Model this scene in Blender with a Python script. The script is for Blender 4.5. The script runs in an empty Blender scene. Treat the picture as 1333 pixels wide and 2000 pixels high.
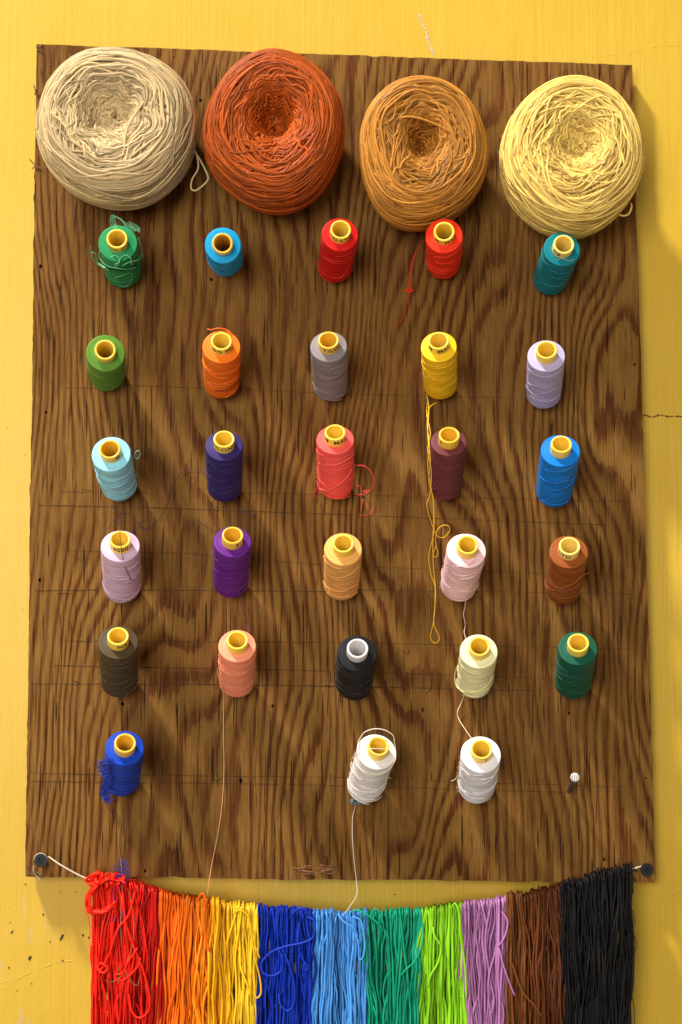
import bpy, bmesh, math, random
import numpy as np
from mathutils import Vector, Matrix, Euler

random.seed(7)
RNG = np.random.default_rng(7)
scene = bpy.context.scene
COL = scene.collection

# ------------------------------------------------------------------ camera
F = 2600.0                      # focal length in photo pixels (2000 px high)
CAM = Vector((0.0, -1.19, 0.0))
ROT = Euler((math.radians(90 + 5.2), 0, 0)).to_matrix()
cam_data = bpy.data.cameras.new("camera")
cam = bpy.data.objects.new("camera", cam_data)
COL.objects.link(cam)
cam.location = CAM
cam.rotation_euler = (math.radians(90 + 5.2), 0, 0)
cam_data.sensor_fit = 'VERTICAL'
cam_data.sensor_height = 36.0
cam_data.lens = F / 2000.0 * 36.0
cam_data.clip_start = 0.05
cam_data.clip_end = 50
cam_data.dof.use_dof = True
cam_data.dof.focus_distance = 1.115
cam_data.dof.aperture_fstop = 5.0
scene.camera = cam

# ------------------------------------------------------------------ light
world = bpy.data.worlds.new("World")
scene.world = world
world.use_nodes = True
bg = world.node_tree.nodes["Background"]
bg.inputs[0].default_value = (1.0, 0.86, 0.71, 1)
bg.inputs[1].default_value = 0.30

def area(name, loc, target, size, power, color, shape='DISK'):
    l = bpy.data.lights.new(name, 'AREA')
    l.shape = shape
    l.size = size
    l.energy = power
    l.color = color
    o = bpy.data.objects.new(name, l)
    COL.objects.link(o)
    o.location = loc
    o.rotation_euler = (Vector(target) - Vector(loc)).to_track_quat('-Z', 'Y').to_euler()
    return o

area("key_lamp", (-2.10, -1.70, 4.45), (0, 0, 0.1), 0.52, 440, (1.0, 0.96, 0.90))
area("fill_lamp", (-0.7, -2.5, 0.3), (0, 0, -0.1), 1.3, 46, (1.0, 0.95, 0.90))  # added fill, lifts the spool sides and floss from the front

scene.view_settings.view_transform = 'Standard'
scene.view_settings.look = 'None'
scene.view_settings.exposure = 0.0
scene.view_settings.gamma = 1.0
scene.view_settings.use_curve_mapping = False

# ------------------------------------------------------------------ helpers
HB = 0.018          # height of the board's face above the wall
PXMM = 2.22         # photo pixels per millimetre on the board

def ray(px, py):
    return (ROT @ Vector(((px - 666.5) / F, (1000.0 - py) / F, -1.0))).normalized()

def P(px, py, h=HB):
    """the point at height h above the wall seen at photo pixel px, py"""
    d = ray(px, py)
    t = (-h - CAM.y) / d.y
    return CAM + d * t

def lin(r, g, b):
    def c(v):
        v /= 255.0
        return v / 12.92 if v <= 0.04045 else ((v + 0.055) / 1.055) ** 2.4
    return (c(r), c(g), c(b))

def empty(name, loc, label, cat, group=None):
    o = bpy.data.objects.new(name, None)
    COL.objects.link(o)
    o.location = loc
    o.empty_display_size = 0.01
    o["label"] = label
    o["category"] = cat
    if group:
        o["group"] = group
    return o

def tag(o, label, cat, group=None):
    o["label"] = label
    o["category"] = cat
    if group:
        o["group"] = group

def link(name, me, mats, parent=None, loc=None):
    o = bpy.data.objects.new(name, me)
    COL.objects.link(o)
    for m in (mats if isinstance(mats, (list, tuple)) else [mats]):
        me.materials.append(m)
    if parent is not None:
        o.parent = parent
    if loc is not None:
        o.location = loc
    return o

def quads_mesh(name, verts, faces, uvs=None, attrs=None, smooth=True):
    """verts (N,3), faces (M,4) -> mesh, fast"""
    verts = np.asarray(verts, dtype=np.float32)
    faces = np.asarray(faces, dtype=np.int32)
    me = bpy.data.meshes.new(name)
    me.vertices.add(len(verts))
    me.vertices.foreach_set("co", verts.ravel())
    me.loops.add(faces.size)
    me.loops.foreach_set("vertex_index", faces.ravel())
    me.polygons.add(len(faces))
    me.polygons.foreach_set("loop_start", np.arange(0, faces.size, 4, dtype=np.int32))
    me.polygons.foreach_set("loop_total", np.full(len(faces), 4, dtype=np.int32))
    me.polygons.foreach_set("use_smooth", np.full(len(faces), smooth))
    if uvs is not None:
        l = me.uv_layers.new(name="UVMap")
        l.data.foreach_set("uv", np.asarray(uvs, dtype=np.float32).ravel())
    for k, v in (attrs or {}).items():
        a = me.attributes.new(k, 'FLOAT', 'POINT')
        a.data.foreach_set("value", np.asarray(v, dtype=np.float32))
    me.update(calc_edges=True)
    me.validate()
    return me

class Tubes:
    """collects tubes into one mesh"""
    def __init__(self, sides=6):
        self.k = sides
        self.v, self.f, self.uv, self.r = [], [], [], []
        self.n = 0
    def add(self, pts, rad, rnd=None, normals=None, flat=1.0, cap=True):
        p = np.asarray(pts, dtype=float)
        n = len(p)
        rad = np.full(n, rad, dtype=float) if np.isscalar(rad) else np.array(rad, dtype=float)
        if cap:
            rad = rad.copy(); rad[0] *= 0.25; rad[-1] *= 0.25
        t = np.gradient(p, axis=0)
        t /= np.linalg.norm(t, axis=1, keepdims=True) + 1e-12
        ref = np.tile(np.array([0.02, -1.0, 0.03]), (n, 1)) if normals is None else np.asarray(normals, float)
        a = np.cross(t, ref)
        bad = np.linalg.norm(a, axis=1) < 0.15
        if bad.any():
            a[bad] = np.cross(t[bad], np.array([0.9, 0.1, 0.4]))
        a /= np.linalg.norm(a, axis=1, keepdims=True) + 1e-12
        b = np.cross(t, a)
        k = self.k
        th = np.arange(k) / k * 2 * math.pi
        ring = (p[:, None, :] + rad[:, None, None] *
                (np.cos(th)[None, :, None] * a[:, None, :] + flat * np.sin(th)[None, :, None] * b[:, None, :]))
        self.v.append(ring.reshape(-1, 3))
        ln = np.concatenate([[0], np.cumsum(np.linalg.norm(np.diff(p, axis=0), axis=1))]) + random.random() * 0.05
        i = np.arange(n - 1)[:, None]; j = np.arange(k)[None, :]
        j2 = (j + 1) % k
        fc = np.stack([i * k + j, i * k + j2, (i + 1) * k + j2, (i + 1) * k + j], axis=-1).reshape(-1, 4) + self.n
        self.f.append(fc)
        u0 = np.broadcast_to(ln[:-1, None], (n - 1, k)); u1 = np.broadcast_to(ln[1:, None], (n - 1, k))
        v0 = np.broadcast_to(j / k, (n - 1, k)); v1 = np.broadcast_to((j + 1) / k, (n - 1, k))
        uv = np.stack([np.stack([u0, v0], -1), np.stack([u0, v1], -1), np.stack([u1, v1], -1), np.stack([u1, v0], -1)], axis=2)
        self.uv.append(uv.reshape(-1, 2))
        self.r.append(np.full(n * k, random.random() if rnd is None else rnd))
        self.n += n * k
    def mesh(self, name, origin=(0, 0, 0)):
        v = np.concatenate(self.v) - np.array(origin)[None, :]
        return quads_mesh(name, v, np.concatenate(self.f), np.concatenate(self.uv), {"rnd": np.concatenate(self.r)})

def spline(ctrl, per=8):
    """Catmull-Rom through the control points"""
    c = np.array([list(x) for x in ctrl], dtype=float)
    c = np.vstack([2 * c[0] - c[1], c, 2 * c[-1] - c[-2]])
    out = []
    for i in range(1, len(c) - 2):
        p0, p1, p2, p3 = c[i - 1], c[i], c[i + 1], c[i + 2]
        for s in np.linspace(0, 1, per, endpoint=False):
            out.append(0.5 * ((2 * p1) + (-p0 + p2) * s + (2 * p0 - 5 * p1 + 4 * p2 - p3) * s * s +
                              (-p0 + 3 * p1 - 3 * p2 + p3) * s ** 3))
    out.append(c[-2])
    return np.array(out)

def wob(x, amp, freq, n=4):
    """smooth random function of x"""
    y = np.zeros_like(x)
    for i in range(n):
        y += np.sin(x * freq * (0.5 + i * 0.8) * (0.8 + 0.4 * random.random()) + random.random() * 6.283) / (1 + 0.9 * i)
    return y * amp / 1.6

# ------------------------------------------------------------------ materials
class Mat:
    def __init__(self, name):
        self.m = bpy.data.materials.new(name)
        self.m.use_nodes = True
        self.t = self.m.node_tree
        self.b = self.t.nodes["Principled BSDF"]
    def n(self, kind, **kw):
        nd = self.t.nodes.new(kind)
        for k, v in kw.items():
            setattr(nd, k, v)
        return nd
    def l(self, a, b):
        self.t.links.new(a, b)
    def val(self, sock, v):
        if hasattr(v, "is_output"):
            self.l(v, sock)
        else:
            sock.default_value = v
    def math(self, op, a, b=0.0, c=0.0):
        nd = self.n('ShaderNodeMath', operation=op)
        self.val(nd.inputs[0], a); self.val(nd.inputs[1], b)
        if op in ('MULTIPLY_ADD', 'SMOOTH_MIN', 'SMOOTH_MAX'):
            self.val(nd.inputs[2], c)
        return nd.outputs[0]
    def mapr(self, v, a, b, c, d, smooth=False):
        nd = self.n('ShaderNodeMapRange')
        if smooth:
            nd.interpolation_type = 'SMOOTHSTEP'
        self.val(nd.inputs[0], v)
        for i, x in enumerate((a, b, c, d)):
            self.val(nd.inputs[1 + i], x)
        return nd.outputs[0]
    def mix(self, f, a, b, mode='MIX'):
        nd = self.n('ShaderNodeMix', data_type='RGBA', blend_type=mode)
        self.val(nd.inputs[0], f)
        for s, v in ((nd.inputs[6], a), (nd.inputs[7], b)):
            if hasattr(v, "is_output"):
                self.l(v, s)
            else:
                s.default_value = (*v, 1)
        return nd.outputs[2]
    def noise(self, vec, scale, detail=2.0, rough=0.5, dist=0.0, dim='3D'):
        nd = self.n('ShaderNodeTexNoise', noise_dimensions=dim)
        self.l(vec, nd.inputs['Vector'])
        nd.inputs['Scale'].default_value = scale
        nd.inputs['Detail'].default_value = detail
        nd.inputs['Roughness'].default_value = rough
        nd.inputs['Distortion'].default_value = dist
        return nd.outputs[0]
    def scaled(self, vec, s, off=(0, 0, 0)):
        nd = self.n('ShaderNodeMapping')
        nd.inputs['Scale'].default_value = s
        nd.inputs['Location'].default_value = off
        self.l(vec, nd.inputs['Vector'])
        return nd.outputs[0]
    def obj(self):
        return self.n('ShaderNodeTexCoord').outputs['Object']
    def bump(self, h, strength, dist):
        nd = self.n('ShaderNodeBump')
        nd.inputs['Strength'].default_value = strength
        nd.inputs['Distance'].default_value = dist
        self.l(h, nd.inputs['Height'])
        self.l(nd.outputs[0], self.b.inputs['Normal'])
        return nd
    def ramp(self, f, stops):
        nd = self.n('ShaderNodeValToRGB')
        e = nd.color_ramp.elements
        while len(e) < len(stops):
            e.new(0.5)
        for x, (p, c) in zip(e, stops):
            x.position = p
            x.color = (*c, 1)
        self.l(f, nd.inputs[0])
        return nd.outputs[0]
    def set(self, **kw):
        for k, v in kw.items():
            s = self.b.inputs[k.replace('_', ' ')]
            if hasattr(v, "is_output"):
                self.l(v, s)
            elif s.type == 'RGBA':
                s.default_value = (*v, 1)
            else:
                s.default_value = v
        return self

def plain(name, color, rough=0.5, **kw):
    return Mat(name).set(Base_Color=color, Roughness=rough, **kw).m

def wall_material():
    M = Mat("yellow_wall_paint")
    o = M.obj()
    base = (0.62, 0.395, 0.030)
    cloud = M.noise(o, 5.0, 3, 0.6)
    stroke = M.noise(M.scaled(o, (210, 1, 5.0)), 1.0, 3, 0.6)
    c = M.mix(M.mapr(cloud, 0.3, 0.7, 0, 1), base, (0.66, 0.436, 0.044))
    c = M.mix(M.mapr(stroke, 0.35, 0.75, 0.0, 0.35), c, (0.57, 0.345, 0.022))
    # worn grey patches low on the left, where paint has rubbed off
    sep = M.n('ShaderNodeSeparateXYZ'); M.l(o, sep.inputs[0])
    mask = M.math('MULTIPLY', M.mapr(sep.outputs[0], -0.235, -0.29, 0, 1, True), M.mapr(sep.outputs[2], -0.14, -0.30, 0, 1, True))
    wear = M.mapr(M.noise(M.scaled(o, (150, 1, 22), (3, 0, 1)), 1.0, 3, 0.6), 0.60, 0.66, 0, 0.65)
    c = M.mix(M.math('MULTIPLY', mask, wear), c, (0.52, 0.44, 0.28))
    scuff = M.mapr(M.noise(M.scaled(o, (95, 1, 17), (7, 0, 4)), 1.0, 3, 0.6), 0.72, 0.76, 0, 0.5)
    c = M.mix(scuff, c, (0.78, 0.62, 0.30))
    M.set(Base_Color=c, Roughness=M.mapr(cloud, 0.2, 0.8, 0.36, 0.50), Specular_IOR_Level=0.35)
    fine = M.noise(M.scaled(o, (420, 1, 9)), 1.0, 3, 0.65)
    lump = M.noise(M.scaled(o, (40, 1, 18)), 1.0, 3, 0.6)
    drops = M.mapr(M.noise(M.scaled(o, (170, 1, 170)), 1.0, 1, 0.5), 0.74, 0.80, 0, 1)
    h = M.math('ADD', M.math('MULTIPLY', fine, 0.30), M.math('ADD', M.math('MULTIPLY', stroke, 0.4), M.math('ADD', M.math('MULTIPLY', lump, 0.8), M.math('MULTIPLY', drops, 0.25))))
    M.bump(h, 0.8, 0.0011)
    return M.m

def wood_material():
    M = Mat("weathered_plywood")
    o = M.obj()
    sep = M.n('ShaderNodeSeparateXYZ'); M.l(o, sep.inputs[0])
    x, z = sep.outputs[0], sep.outputs[2]
    broad = M.noise(M.scaled(o, (8.5, 1, 2.6), (1.3, 0, 0.4)), 1.0, 1.5, 0.45)
    mid = M.noise(M.scaled(o, (19, 1, 6.0), (4, 0, 2)), 1.0, 2, 0.5)
    jag = M.noise(M.scaled(o, (300, 1, 20)), 1.0, 2, 0.6)
    fib = M.noise(M.scaled(o, (620, 1, 26)), 1.0, 2, 0.5)
    fib2 = M.noise(M.scaled(o, (1100, 1, 40)), 1.0, 3, 0.6)
    # straight grain towards the left edge, cathedral grain over the middle
    lean = M.mapr(x, -0.27, -0.10, 165.0, 96.0, True)
    ph = M.math('MULTIPLY', M.math('ADD', x, 0.30), lean)
    ph = M.math('ADD', ph, M.math('MULTIPLY', broad, 19.0))
    ph = M.math('ADD', ph, M.math('MULTIPLY', mid, 2.6))
    ph = M.math('ADD', ph, M.math('MULTIPLY', jag, 0.50))
    fr = M.math('FRACT', ph)
    late = (0.100, 0.033, 0.0085)
    c = M.ramp(fr, [(0.0, (0.250, 0.138, 0.040)), (0.25, (0.285, 0.165, 0.052)), (0.50, (0.225, 0.120, 0.036)),
                    (0.60, (0.145, 0.060, 0.017)), (0.70, late), (0.92, (0.112, 0.038, 0.011)), (0.97, (0.250, 0.138, 0.040)), (1.0, (0.250, 0.138, 0.040))])
    patch = M.mapr(M.noise(M.scaled(o, (15, 1, 6), (6, 0, 3)), 1.0, 3, 0.55), 0.42, 0.62, 0.0, 0.70)
    c = M.mix(patch, c, M.ramp(fr, [(0.0, (0.235, 0.130, 0.042)), (0.6, (0.215, 0.112, 0.036)), (0.75, (0.165, 0.072, 0.022)), (0.93, (0.185, 0.086, 0.026)), (1.0, (0.235, 0.130, 0.042))]))
    # fibre tone, stains and dark splits
    c = M.mix(M.mapr(fib2, 0.35, 0.70, 0.0, 0.75), c, M.mix(1.0, c, (0.46, 0.40, 0.32), 'MULTIPLY'))
    c = M.mix(M.mapr(fib, 0.52, 0.72, 0.0, 0.55), c, (0.33, 0.205, 0.075))
    fib3 = M.noise(M.scaled(o, (150, 1, 5.0), (9, 0, 3)), 1.0, 2, 0.6)
    c = M.mix(M.mapr(fib3, 0.5, 0.8, 0.0, 0.40), c, (0.30, 0.185, 0.070))
    stain = M.noise(M.scaled(o, (7, 1, 4), (2, 0, 8)), 1.0, 4, 0.6)
    c = M.mix(M.mapr(stain, 0.42, 0.72, 0.0, 0.65), c, M.mix(1.0, c, (0.56, 0.48, 0.38), 'MULTIPLY'))
    blot = M.noise(M.scaled(o, (46, 1, 20), (1, 0, 2)), 1.0, 4, 0.65)
    c = M.mix(M.mapr(blot, 0.52, 0.75, 0.0, 0.55), c, M.mix(1.0, c, (0.45, 0.38, 0.32), 'MULTIPLY'))
    split = M.mapr(M.noise(M.scaled(o, (420, 1, 16), (0, 0, 6)), 1.0, 2, 0.5), 0.625, 0.685, 0, 0.9)
    c = M.mix(split, c, (0.022, 0.010, 0.005))
    knot = M.mapr(M.noise(M.scaled(o, (52, 1, 34), (11, 0, 1)), 1.0, 2, 0.5), 0.74, 0.78, 0, 0.7)
    c = M.mix(knot, c, (0.035, 0.015, 0.006))
    c = M.mix(1.0, c, (0.96, 0.84, 0.59), 'MULTIPLY')
    M.set(Base_Color=c, Roughness=M.mapr(fr, 0.5, 0.9, 0.66, 0.56), Specular_IOR_Level=0.07)
    h = M.math('SUBTRACT', M.math('ADD', M.math('MULTIPLY', fib2, 0.5), M.math('MULTIPLY', M.mapr(fr, 0.5, 0.75, 0, 1), 0.30)), M.math('MULTIPLY', split, 0.9))
    h = M.math('ADD', h, M.math('MULTIPLY', fib, 0.6))
    M.bump(h, 0.8, 0.0009)
    return M.m

def yarn_material(name, color, twist=0.0035, depth=0.5, rough=0.62, var=0.35, sheen=0.03, spec=0.2):
    """twisted strand: UV.x runs along the strand in metres, UV.y around it"""
    M = Mat(name)
    uv = M.n('ShaderNodeTexCoord').outputs['UV']
    sep = M.n('ShaderNodeSeparateXYZ'); M.l(uv, sep.inputs[0])
    ph = M.math('ADD', M.math('DIVIDE', sep.outputs[0], twist), sep.outputs[1])
    tw = M.math('ABSOLUTE', M.math('SINE', M.math('MULTIPLY', ph, math.pi * 2)))
    at = M.n('ShaderNodeAttribute', attribute_name='rnd').outputs['Fac']
    dark = tuple(v * (1 - var) for v in color)
    light = tuple(min(1, v * (1 + var * 0.45)) for v in color)
    c = M.mix(at, dark, light)
    nz = M.noise(M.scaled(uv, (130, 3, 1)), 1.0, 2, 0.5)
    c = M.mix(M.mapr(nz, 0.3, 0.7, 0.0, 0.35), c, light)
    c = M.mix(M.mapr(tw, 0.0, 0.45, depth, 0.0), c, tuple(v * 0.35 for v in color))
    M.set(Base_Color=c, Roughness=rough, Specular_IOR_Level=spec, Sheen_Weight=sheen, Sheen_Roughness=0.5)
    M.b.inputs['Sheen Tint'].default_value = (*[min(1, v * 0.6 + 0.4) for v in color], 1)
    M.bump(tw, 0.22, 0.0003)
    return M.m

def spool_material(name, color):
    M = Mat(name)
    o = M.obj()
    band = M.n('ShaderNodeAttribute', attribute_name='band').outputs['Fac']
    ln = M.n('ShaderNodeAttribute', attribute_name='wind').outputs['Fac']
    cr = M.n('ShaderNodeCombineXYZ')
    M.l(M.math('MULTIPLY', ln, 1.0), cr.inputs[0])
    ang = M.n('ShaderNodeAttribute', attribute_name='turn').outputs['Fac']
    M.l(ang, cr.inputs[1])
    thr = M.noise(M.scaled(cr.outputs[0], (700, 1.2, 1)), 1.0, 2, 0.6)
    thr2 = M.noise(M.scaled(cr.outputs[0], (330, 0.8, 1), (3, 1, 0)), 1.0, 2, 0.6)
    c = M.mix(band, tuple(v * 0.92 for v in color), tuple(min(1, v * 1.35) for v in color))  # bands paint the winding's uneven sheen into the thread colour
    c = M.mix(M.mapr(thr, 0.34, 0.58, 0.45, 0.0), c, tuple(v * 0.55 for v in color))
    c = M.mix(M.mapr(thr2, 0.48, 0.72, 0.0, 0.6), c, tuple(min(1, v * 1.25 + 0.02) for v in color))
    M.set(Base_Color=c, Roughness=0.52, Specular_IOR_Level=0.16, Sheen_Weight=0.03, Sheen_Roughness=0.45)
    M.b.inputs['Sheen Tint'].default_value = (*[min(1, v * 0.6 + 0.4) for v in color], 1)
    h = M.math('ADD', M.math('MULTIPLY', thr, 0.6), M.math('MULTIPLY', thr2, 0.6))
    M.bump(h, 0.85, 0.0005)
    return M.m

def thread_material(name, color):
    M = Mat(name)
    M.set(Base_Color=color, Roughness=0.5, Specular_IOR_Level=0.3)
    return M.m

def plastic(name, color, sss=0.12):
    M = Mat(name)
    nz = M.noise(M.obj(), 260.0, 2, 0.5)
    M.set(Base_Color=M.mix(M.mapr(nz, 0.35, 0.7, 0, 0.25), color, tuple(v * 0.75 for v in color)), Roughness=0.32,
          Specular_IOR_Level=0.5, Subsurface_Weight=sss, Subsurface_Scale=0.004)
    M.b.inputs['Subsurface Radius'].default_value = (1.0, 0.6, 0.2)
    return M.m

# ------------------------------------------------------------------ wall
wall_mat = wall_material()
me = bpy.data.meshes.new("wall")
me.from_pydata([(-1.8, 0, -1.5), (1.8, 0, -1.5), (1.8, 0, 1.9), (-1.8, 0, 1.9)], [], [(0, 1, 2, 3)])
wall = link("wall", me, wall_mat)
wall["kind"] = "structure"
tag(wall, "yellow painted wall with vertical brush strokes behind the plywood board", "wall")

dark_chip = plain("dark_chip", (0.045, 0.024, 0.008), 0.8)
def chip_poly(px, py, w, h, ang, n=11, hh=0.0005):
    c = P(px, py, 0); vs = []
    for i in range(n):
        a = i / n * 2 * math.pi
        r = 1 + random.uniform(-0.25, 0.25)
        u, v = math.cos(a) * w * r / 2, math.sin(a) * h * r / 2
        ca, sa = math.cos(ang), math.sin(ang)
        vs.append(((u * ca - v * sa) * 0.00046, (u * sa + v * ca) * 0.00046))
    bm = bmesh.new()
    top = [bm.verts.new((a * 0.8, -hh, b * 0.8)) for a, b in vs]
    bot = [bm.verts.new((a, 0.0002, b)) for a, b in vs]
    bm.faces.new(top)
    for i in range(n):
        j = (i + 1) % n
        bm.faces.new((top[j], top[i], bot[i], bot[j]))
    bmesh.ops.recalc_face_normals(bm, faces=bm.faces)
    m = bpy.data.meshes.new("paint_chip"); bm.to_mesh(m); bm.free()
    return m, c
for px, py, w, h, a in [(121, 1831, 6, 17, -0.5), (59, 1871, 6, 10, -0.4), (24, 1820, 3, 9, -0.7), (18, 1890, 4, 4, 0),
                        (163, 1827, 5, 5, 0), (85, 1786, 4, 4, 0), (123, 1876, 3, 4, 0), (98, 1839, 3, 3, 0), (50, 1727, 3, 3, 0),
                        (118, 1741, 2.5, 2.5, 0), (148, 1742, 2.5, 2.5, 0), (62, 1921, 3, 3, 0), (34, 1935, 3, 2, 0), (20, 1801, 2.5, 2, 0),
                        (174, 1831, 4, 4, 0), (771, 1747, 3, 3, 0)]:
    m, c = chip_poly(px, py, w, h, a)
    link("paint_chip", m, dark_chip, wall, c)

def wall_line(name, ctrl, rad, mat, flat=0.5, jit=0.0):
    T = Tubes(6)
    pts = spline([P(a, b, 0.0) for a, b in ctrl], 10)
    n = len(pts)
    if jit:
        pts[:, 2] += wob(np.arange(n) * 1.0, jit, 0.9)
    r = np.abs(rad * (0.65 + 0.5 * np.sin(np.arange(n) * 0.9) * np.sin(np.arange(n) * 0.37 + 1)))
    r[0] = r[-1] = rad * 0.1
    T.add(pts, np.maximum(r, rad * 0.15), 0.5, flat=flat)
    o = link(name, T.mesh(name), mat, wall)
    return o
wall_line("wall_crack", [(1240, 809), (1258, 811), (1275, 814), (1292, 811), (1310, 814), (1333, 813), (1370, 815)], 0.0009, plain("crack_brown", (0.12, 0.06, 0.015), 0.9), 0.25, 0.0004)  # dark brown strip laid along the crack
wall_line("paint_crease", [(-20, 1925), (30, 1912), (70, 1895), (110, 1880), (150, 1876)], 0.0008, wall_mat, 0.10, 0.0002)
wall_line("paint_crease", [(1190, 108), (1225, 105), (1262, 95), (1290, 88), (1320, 89), (1360, 80)], 0.0006, wall_mat, 0.12, 0.0002)
wall_line("paint_crease", [(1290, 1765), (1310, 1752), (1333, 1738), (1360, 1725)], 0.0006, wall_mat, 0.2, 0.0002)
worn = plain("worn_paint", (0.55, 0.47, 0.30), 0.7)
wall_line("worn_scratch", [(820, 28), (826, 48), (833, 62), (838, 82), (848, 108)], 0.0014, worn, 0.12, 0.0006)

# ------------------------------------------------------------------ board
wood = wood_material()
corners = [(72, 86), (1235, 127), (1281, 1724), (50, 1712)]
cw = [P(a, b) for a, b in corners]
bc = sum(cw, Vector()) / 4
outline = []
for i in range(4):
    a, b = cw[i], cw[(i + 1) % 4]
    n = 110 if i % 2 == 0 else 150
    t = np.arange(n) / n
    nrm = Vector((b.z - a.z, 0, -(b.x - a.x))).normalized()
    am = 0.00035 if i != 2 else 0.0007
    w = wob(t * 60, am, 0.6) + RNG.normal(0, 0.00016, n)
    for _ in range(5):
        k = RNG.integers(3, n - 3); w[k:k + RNG.integers(1, 3)] += RNG.uniform(0.0004, 0.0012) * (1 if i != 3 else -1)
    fade = np.minimum(1, np.minimum(t, 1 - t) * 30)
    for s, q in zip(t, w * fade):
        outline.append(a.lerp(b, float(s)) + nrm * float(q) * (-1 if (nrm.dot(bc - a) < 0) else 1))
outline = [p - bc for p in outline]
THK = 0.013
bm = bmesh.new()
fr = [bm.verts.new((p.x, 0, p.z)) for p in outline]
bk = [bm.verts.new((p.x, THK, p.z)) for p in outline]
bm.faces.new(fr); bm.faces.new(bk[::-1])
for i in range(len(fr)):
    j = (i + 1) % len(fr)
    bm.faces.new((fr[i], bk[i], bk[j], fr[j]))
bmesh.ops.recalc_face_normals(bm, faces=bm.faces)
me = bpy.data.meshes.new("plywood_board"); bm.to_mesh(me); bm.free()
# drilled and pulled nail holes
holes = [(413, 546, 4.5, 1.0), (80, 520, 4, 1.5), (90, 805, 3.5, 1.2), (78, 1133, 4, 1.4), (240, 1375, 4.5, 1.1), (533, 1379, 4, 1.2),
         (471, 1525, 4.5, 1.4), (826, 1386, 3.5, 1.4), (1112, 1393, 3.5, 1.0), (1262, 1520, 3, 1.0), (1240, 712, 3.5, 1.2),
         (1181, 1679, 4.5, 1.1), (340, 112, 2.5, 1), (392, 196, 4, 1.2), (284, 1701, 3, 1.8)]
bm = bmesh.new()
for px, py, r, asp in holes:
    c = P(px, py) - bc
    rm = r * 0.00045
    mt = Matrix.Translation((c.x, 0.0, c.z)) @ Matrix.Rotation(math.pi / 2, 4, 'X') @ Matrix.Diagonal((1, asp, 1, 1))
    bmesh.ops.create_cone(bm, cap_ends=True, segments=9, radius1=rm * 0.5, radius2=rm * 1.1, depth=0.012, matrix=mt)
for v in bm.verts:
    v.co.x += random.uniform(-1, 1) * 0.0002; v.co.z += random.uniform(-1, 1) * 0.0002
mc = bpy.data.meshes.new("cut"); bm.to_mesh(mc); bm.free()
tmp = bpy.data.objects.new("tmp_board", me); cut = bpy.data.objects.new("tmp_cut", mc)
COL.objects.link(tmp); COL.objects.link(cut)
md = tmp.modifiers.new("b", 'BOOLEAN'); md.object = cut; md.operation = 'DIFFERENCE'; md.solver = 'EXACT'
dg = bpy.context.evaluated_depsgraph_get()
bme = bpy.data.meshes.new_from_object(tmp.evaluated_get(dg))
bpy.data.objects.remove(tmp); bpy.data.objects.remove(cut)
bme.materials.clear()
board = link("plywood_board", bme, wood, None, bc)
tag(board, "weathered brown plywood board with wavy grain fixed on the yellow wall", "board")

# pencil layout lines and crosses on the board
pencil = plain("pencil_graphite", (0.045, 0.026, 0.013), 0.8, Specular_IOR_Level=0.1)
def pline(x0, y0, x1, y1, w=1.5):
    a, b = P(x0, y0, HB + 0.00025) - bc, P(x1, y1, HB + 0.00025) - bc
    n = max(2, int((b - a).length / 0.006))
    d = (b - a).normalized(); s = Vector((d.z, 0, -d.x))
    drop = False; pv, pf = [], []
    for i in range(n):
        if random.random() < 0.035:
            drop = not drop
        elif drop and random.random() < 0.5:
            drop = False
        p, q = a.lerp(b, i / n), a.lerp(b, (i + 1) / n)
        wd = w * 0.00045 * 0.5 * random.uniform(0.35, 1.0) * (0.35 if drop else 1.0)
        o2 = random.uniform(-1, 1) * 0.00012
        pv.extend([p + s * (wd + o2), p - s * (wd - o2)])
        if i:
            k = len(pv)
            pf.append((k - 4, k - 2, k - 1, k - 3))
    if pf:
        me = bpy.data.meshes.new("pencil_line"); me.from_pydata([tuple(v) for v in pv], [], pf)
        link("pencil_line", me, pencil, board)
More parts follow.
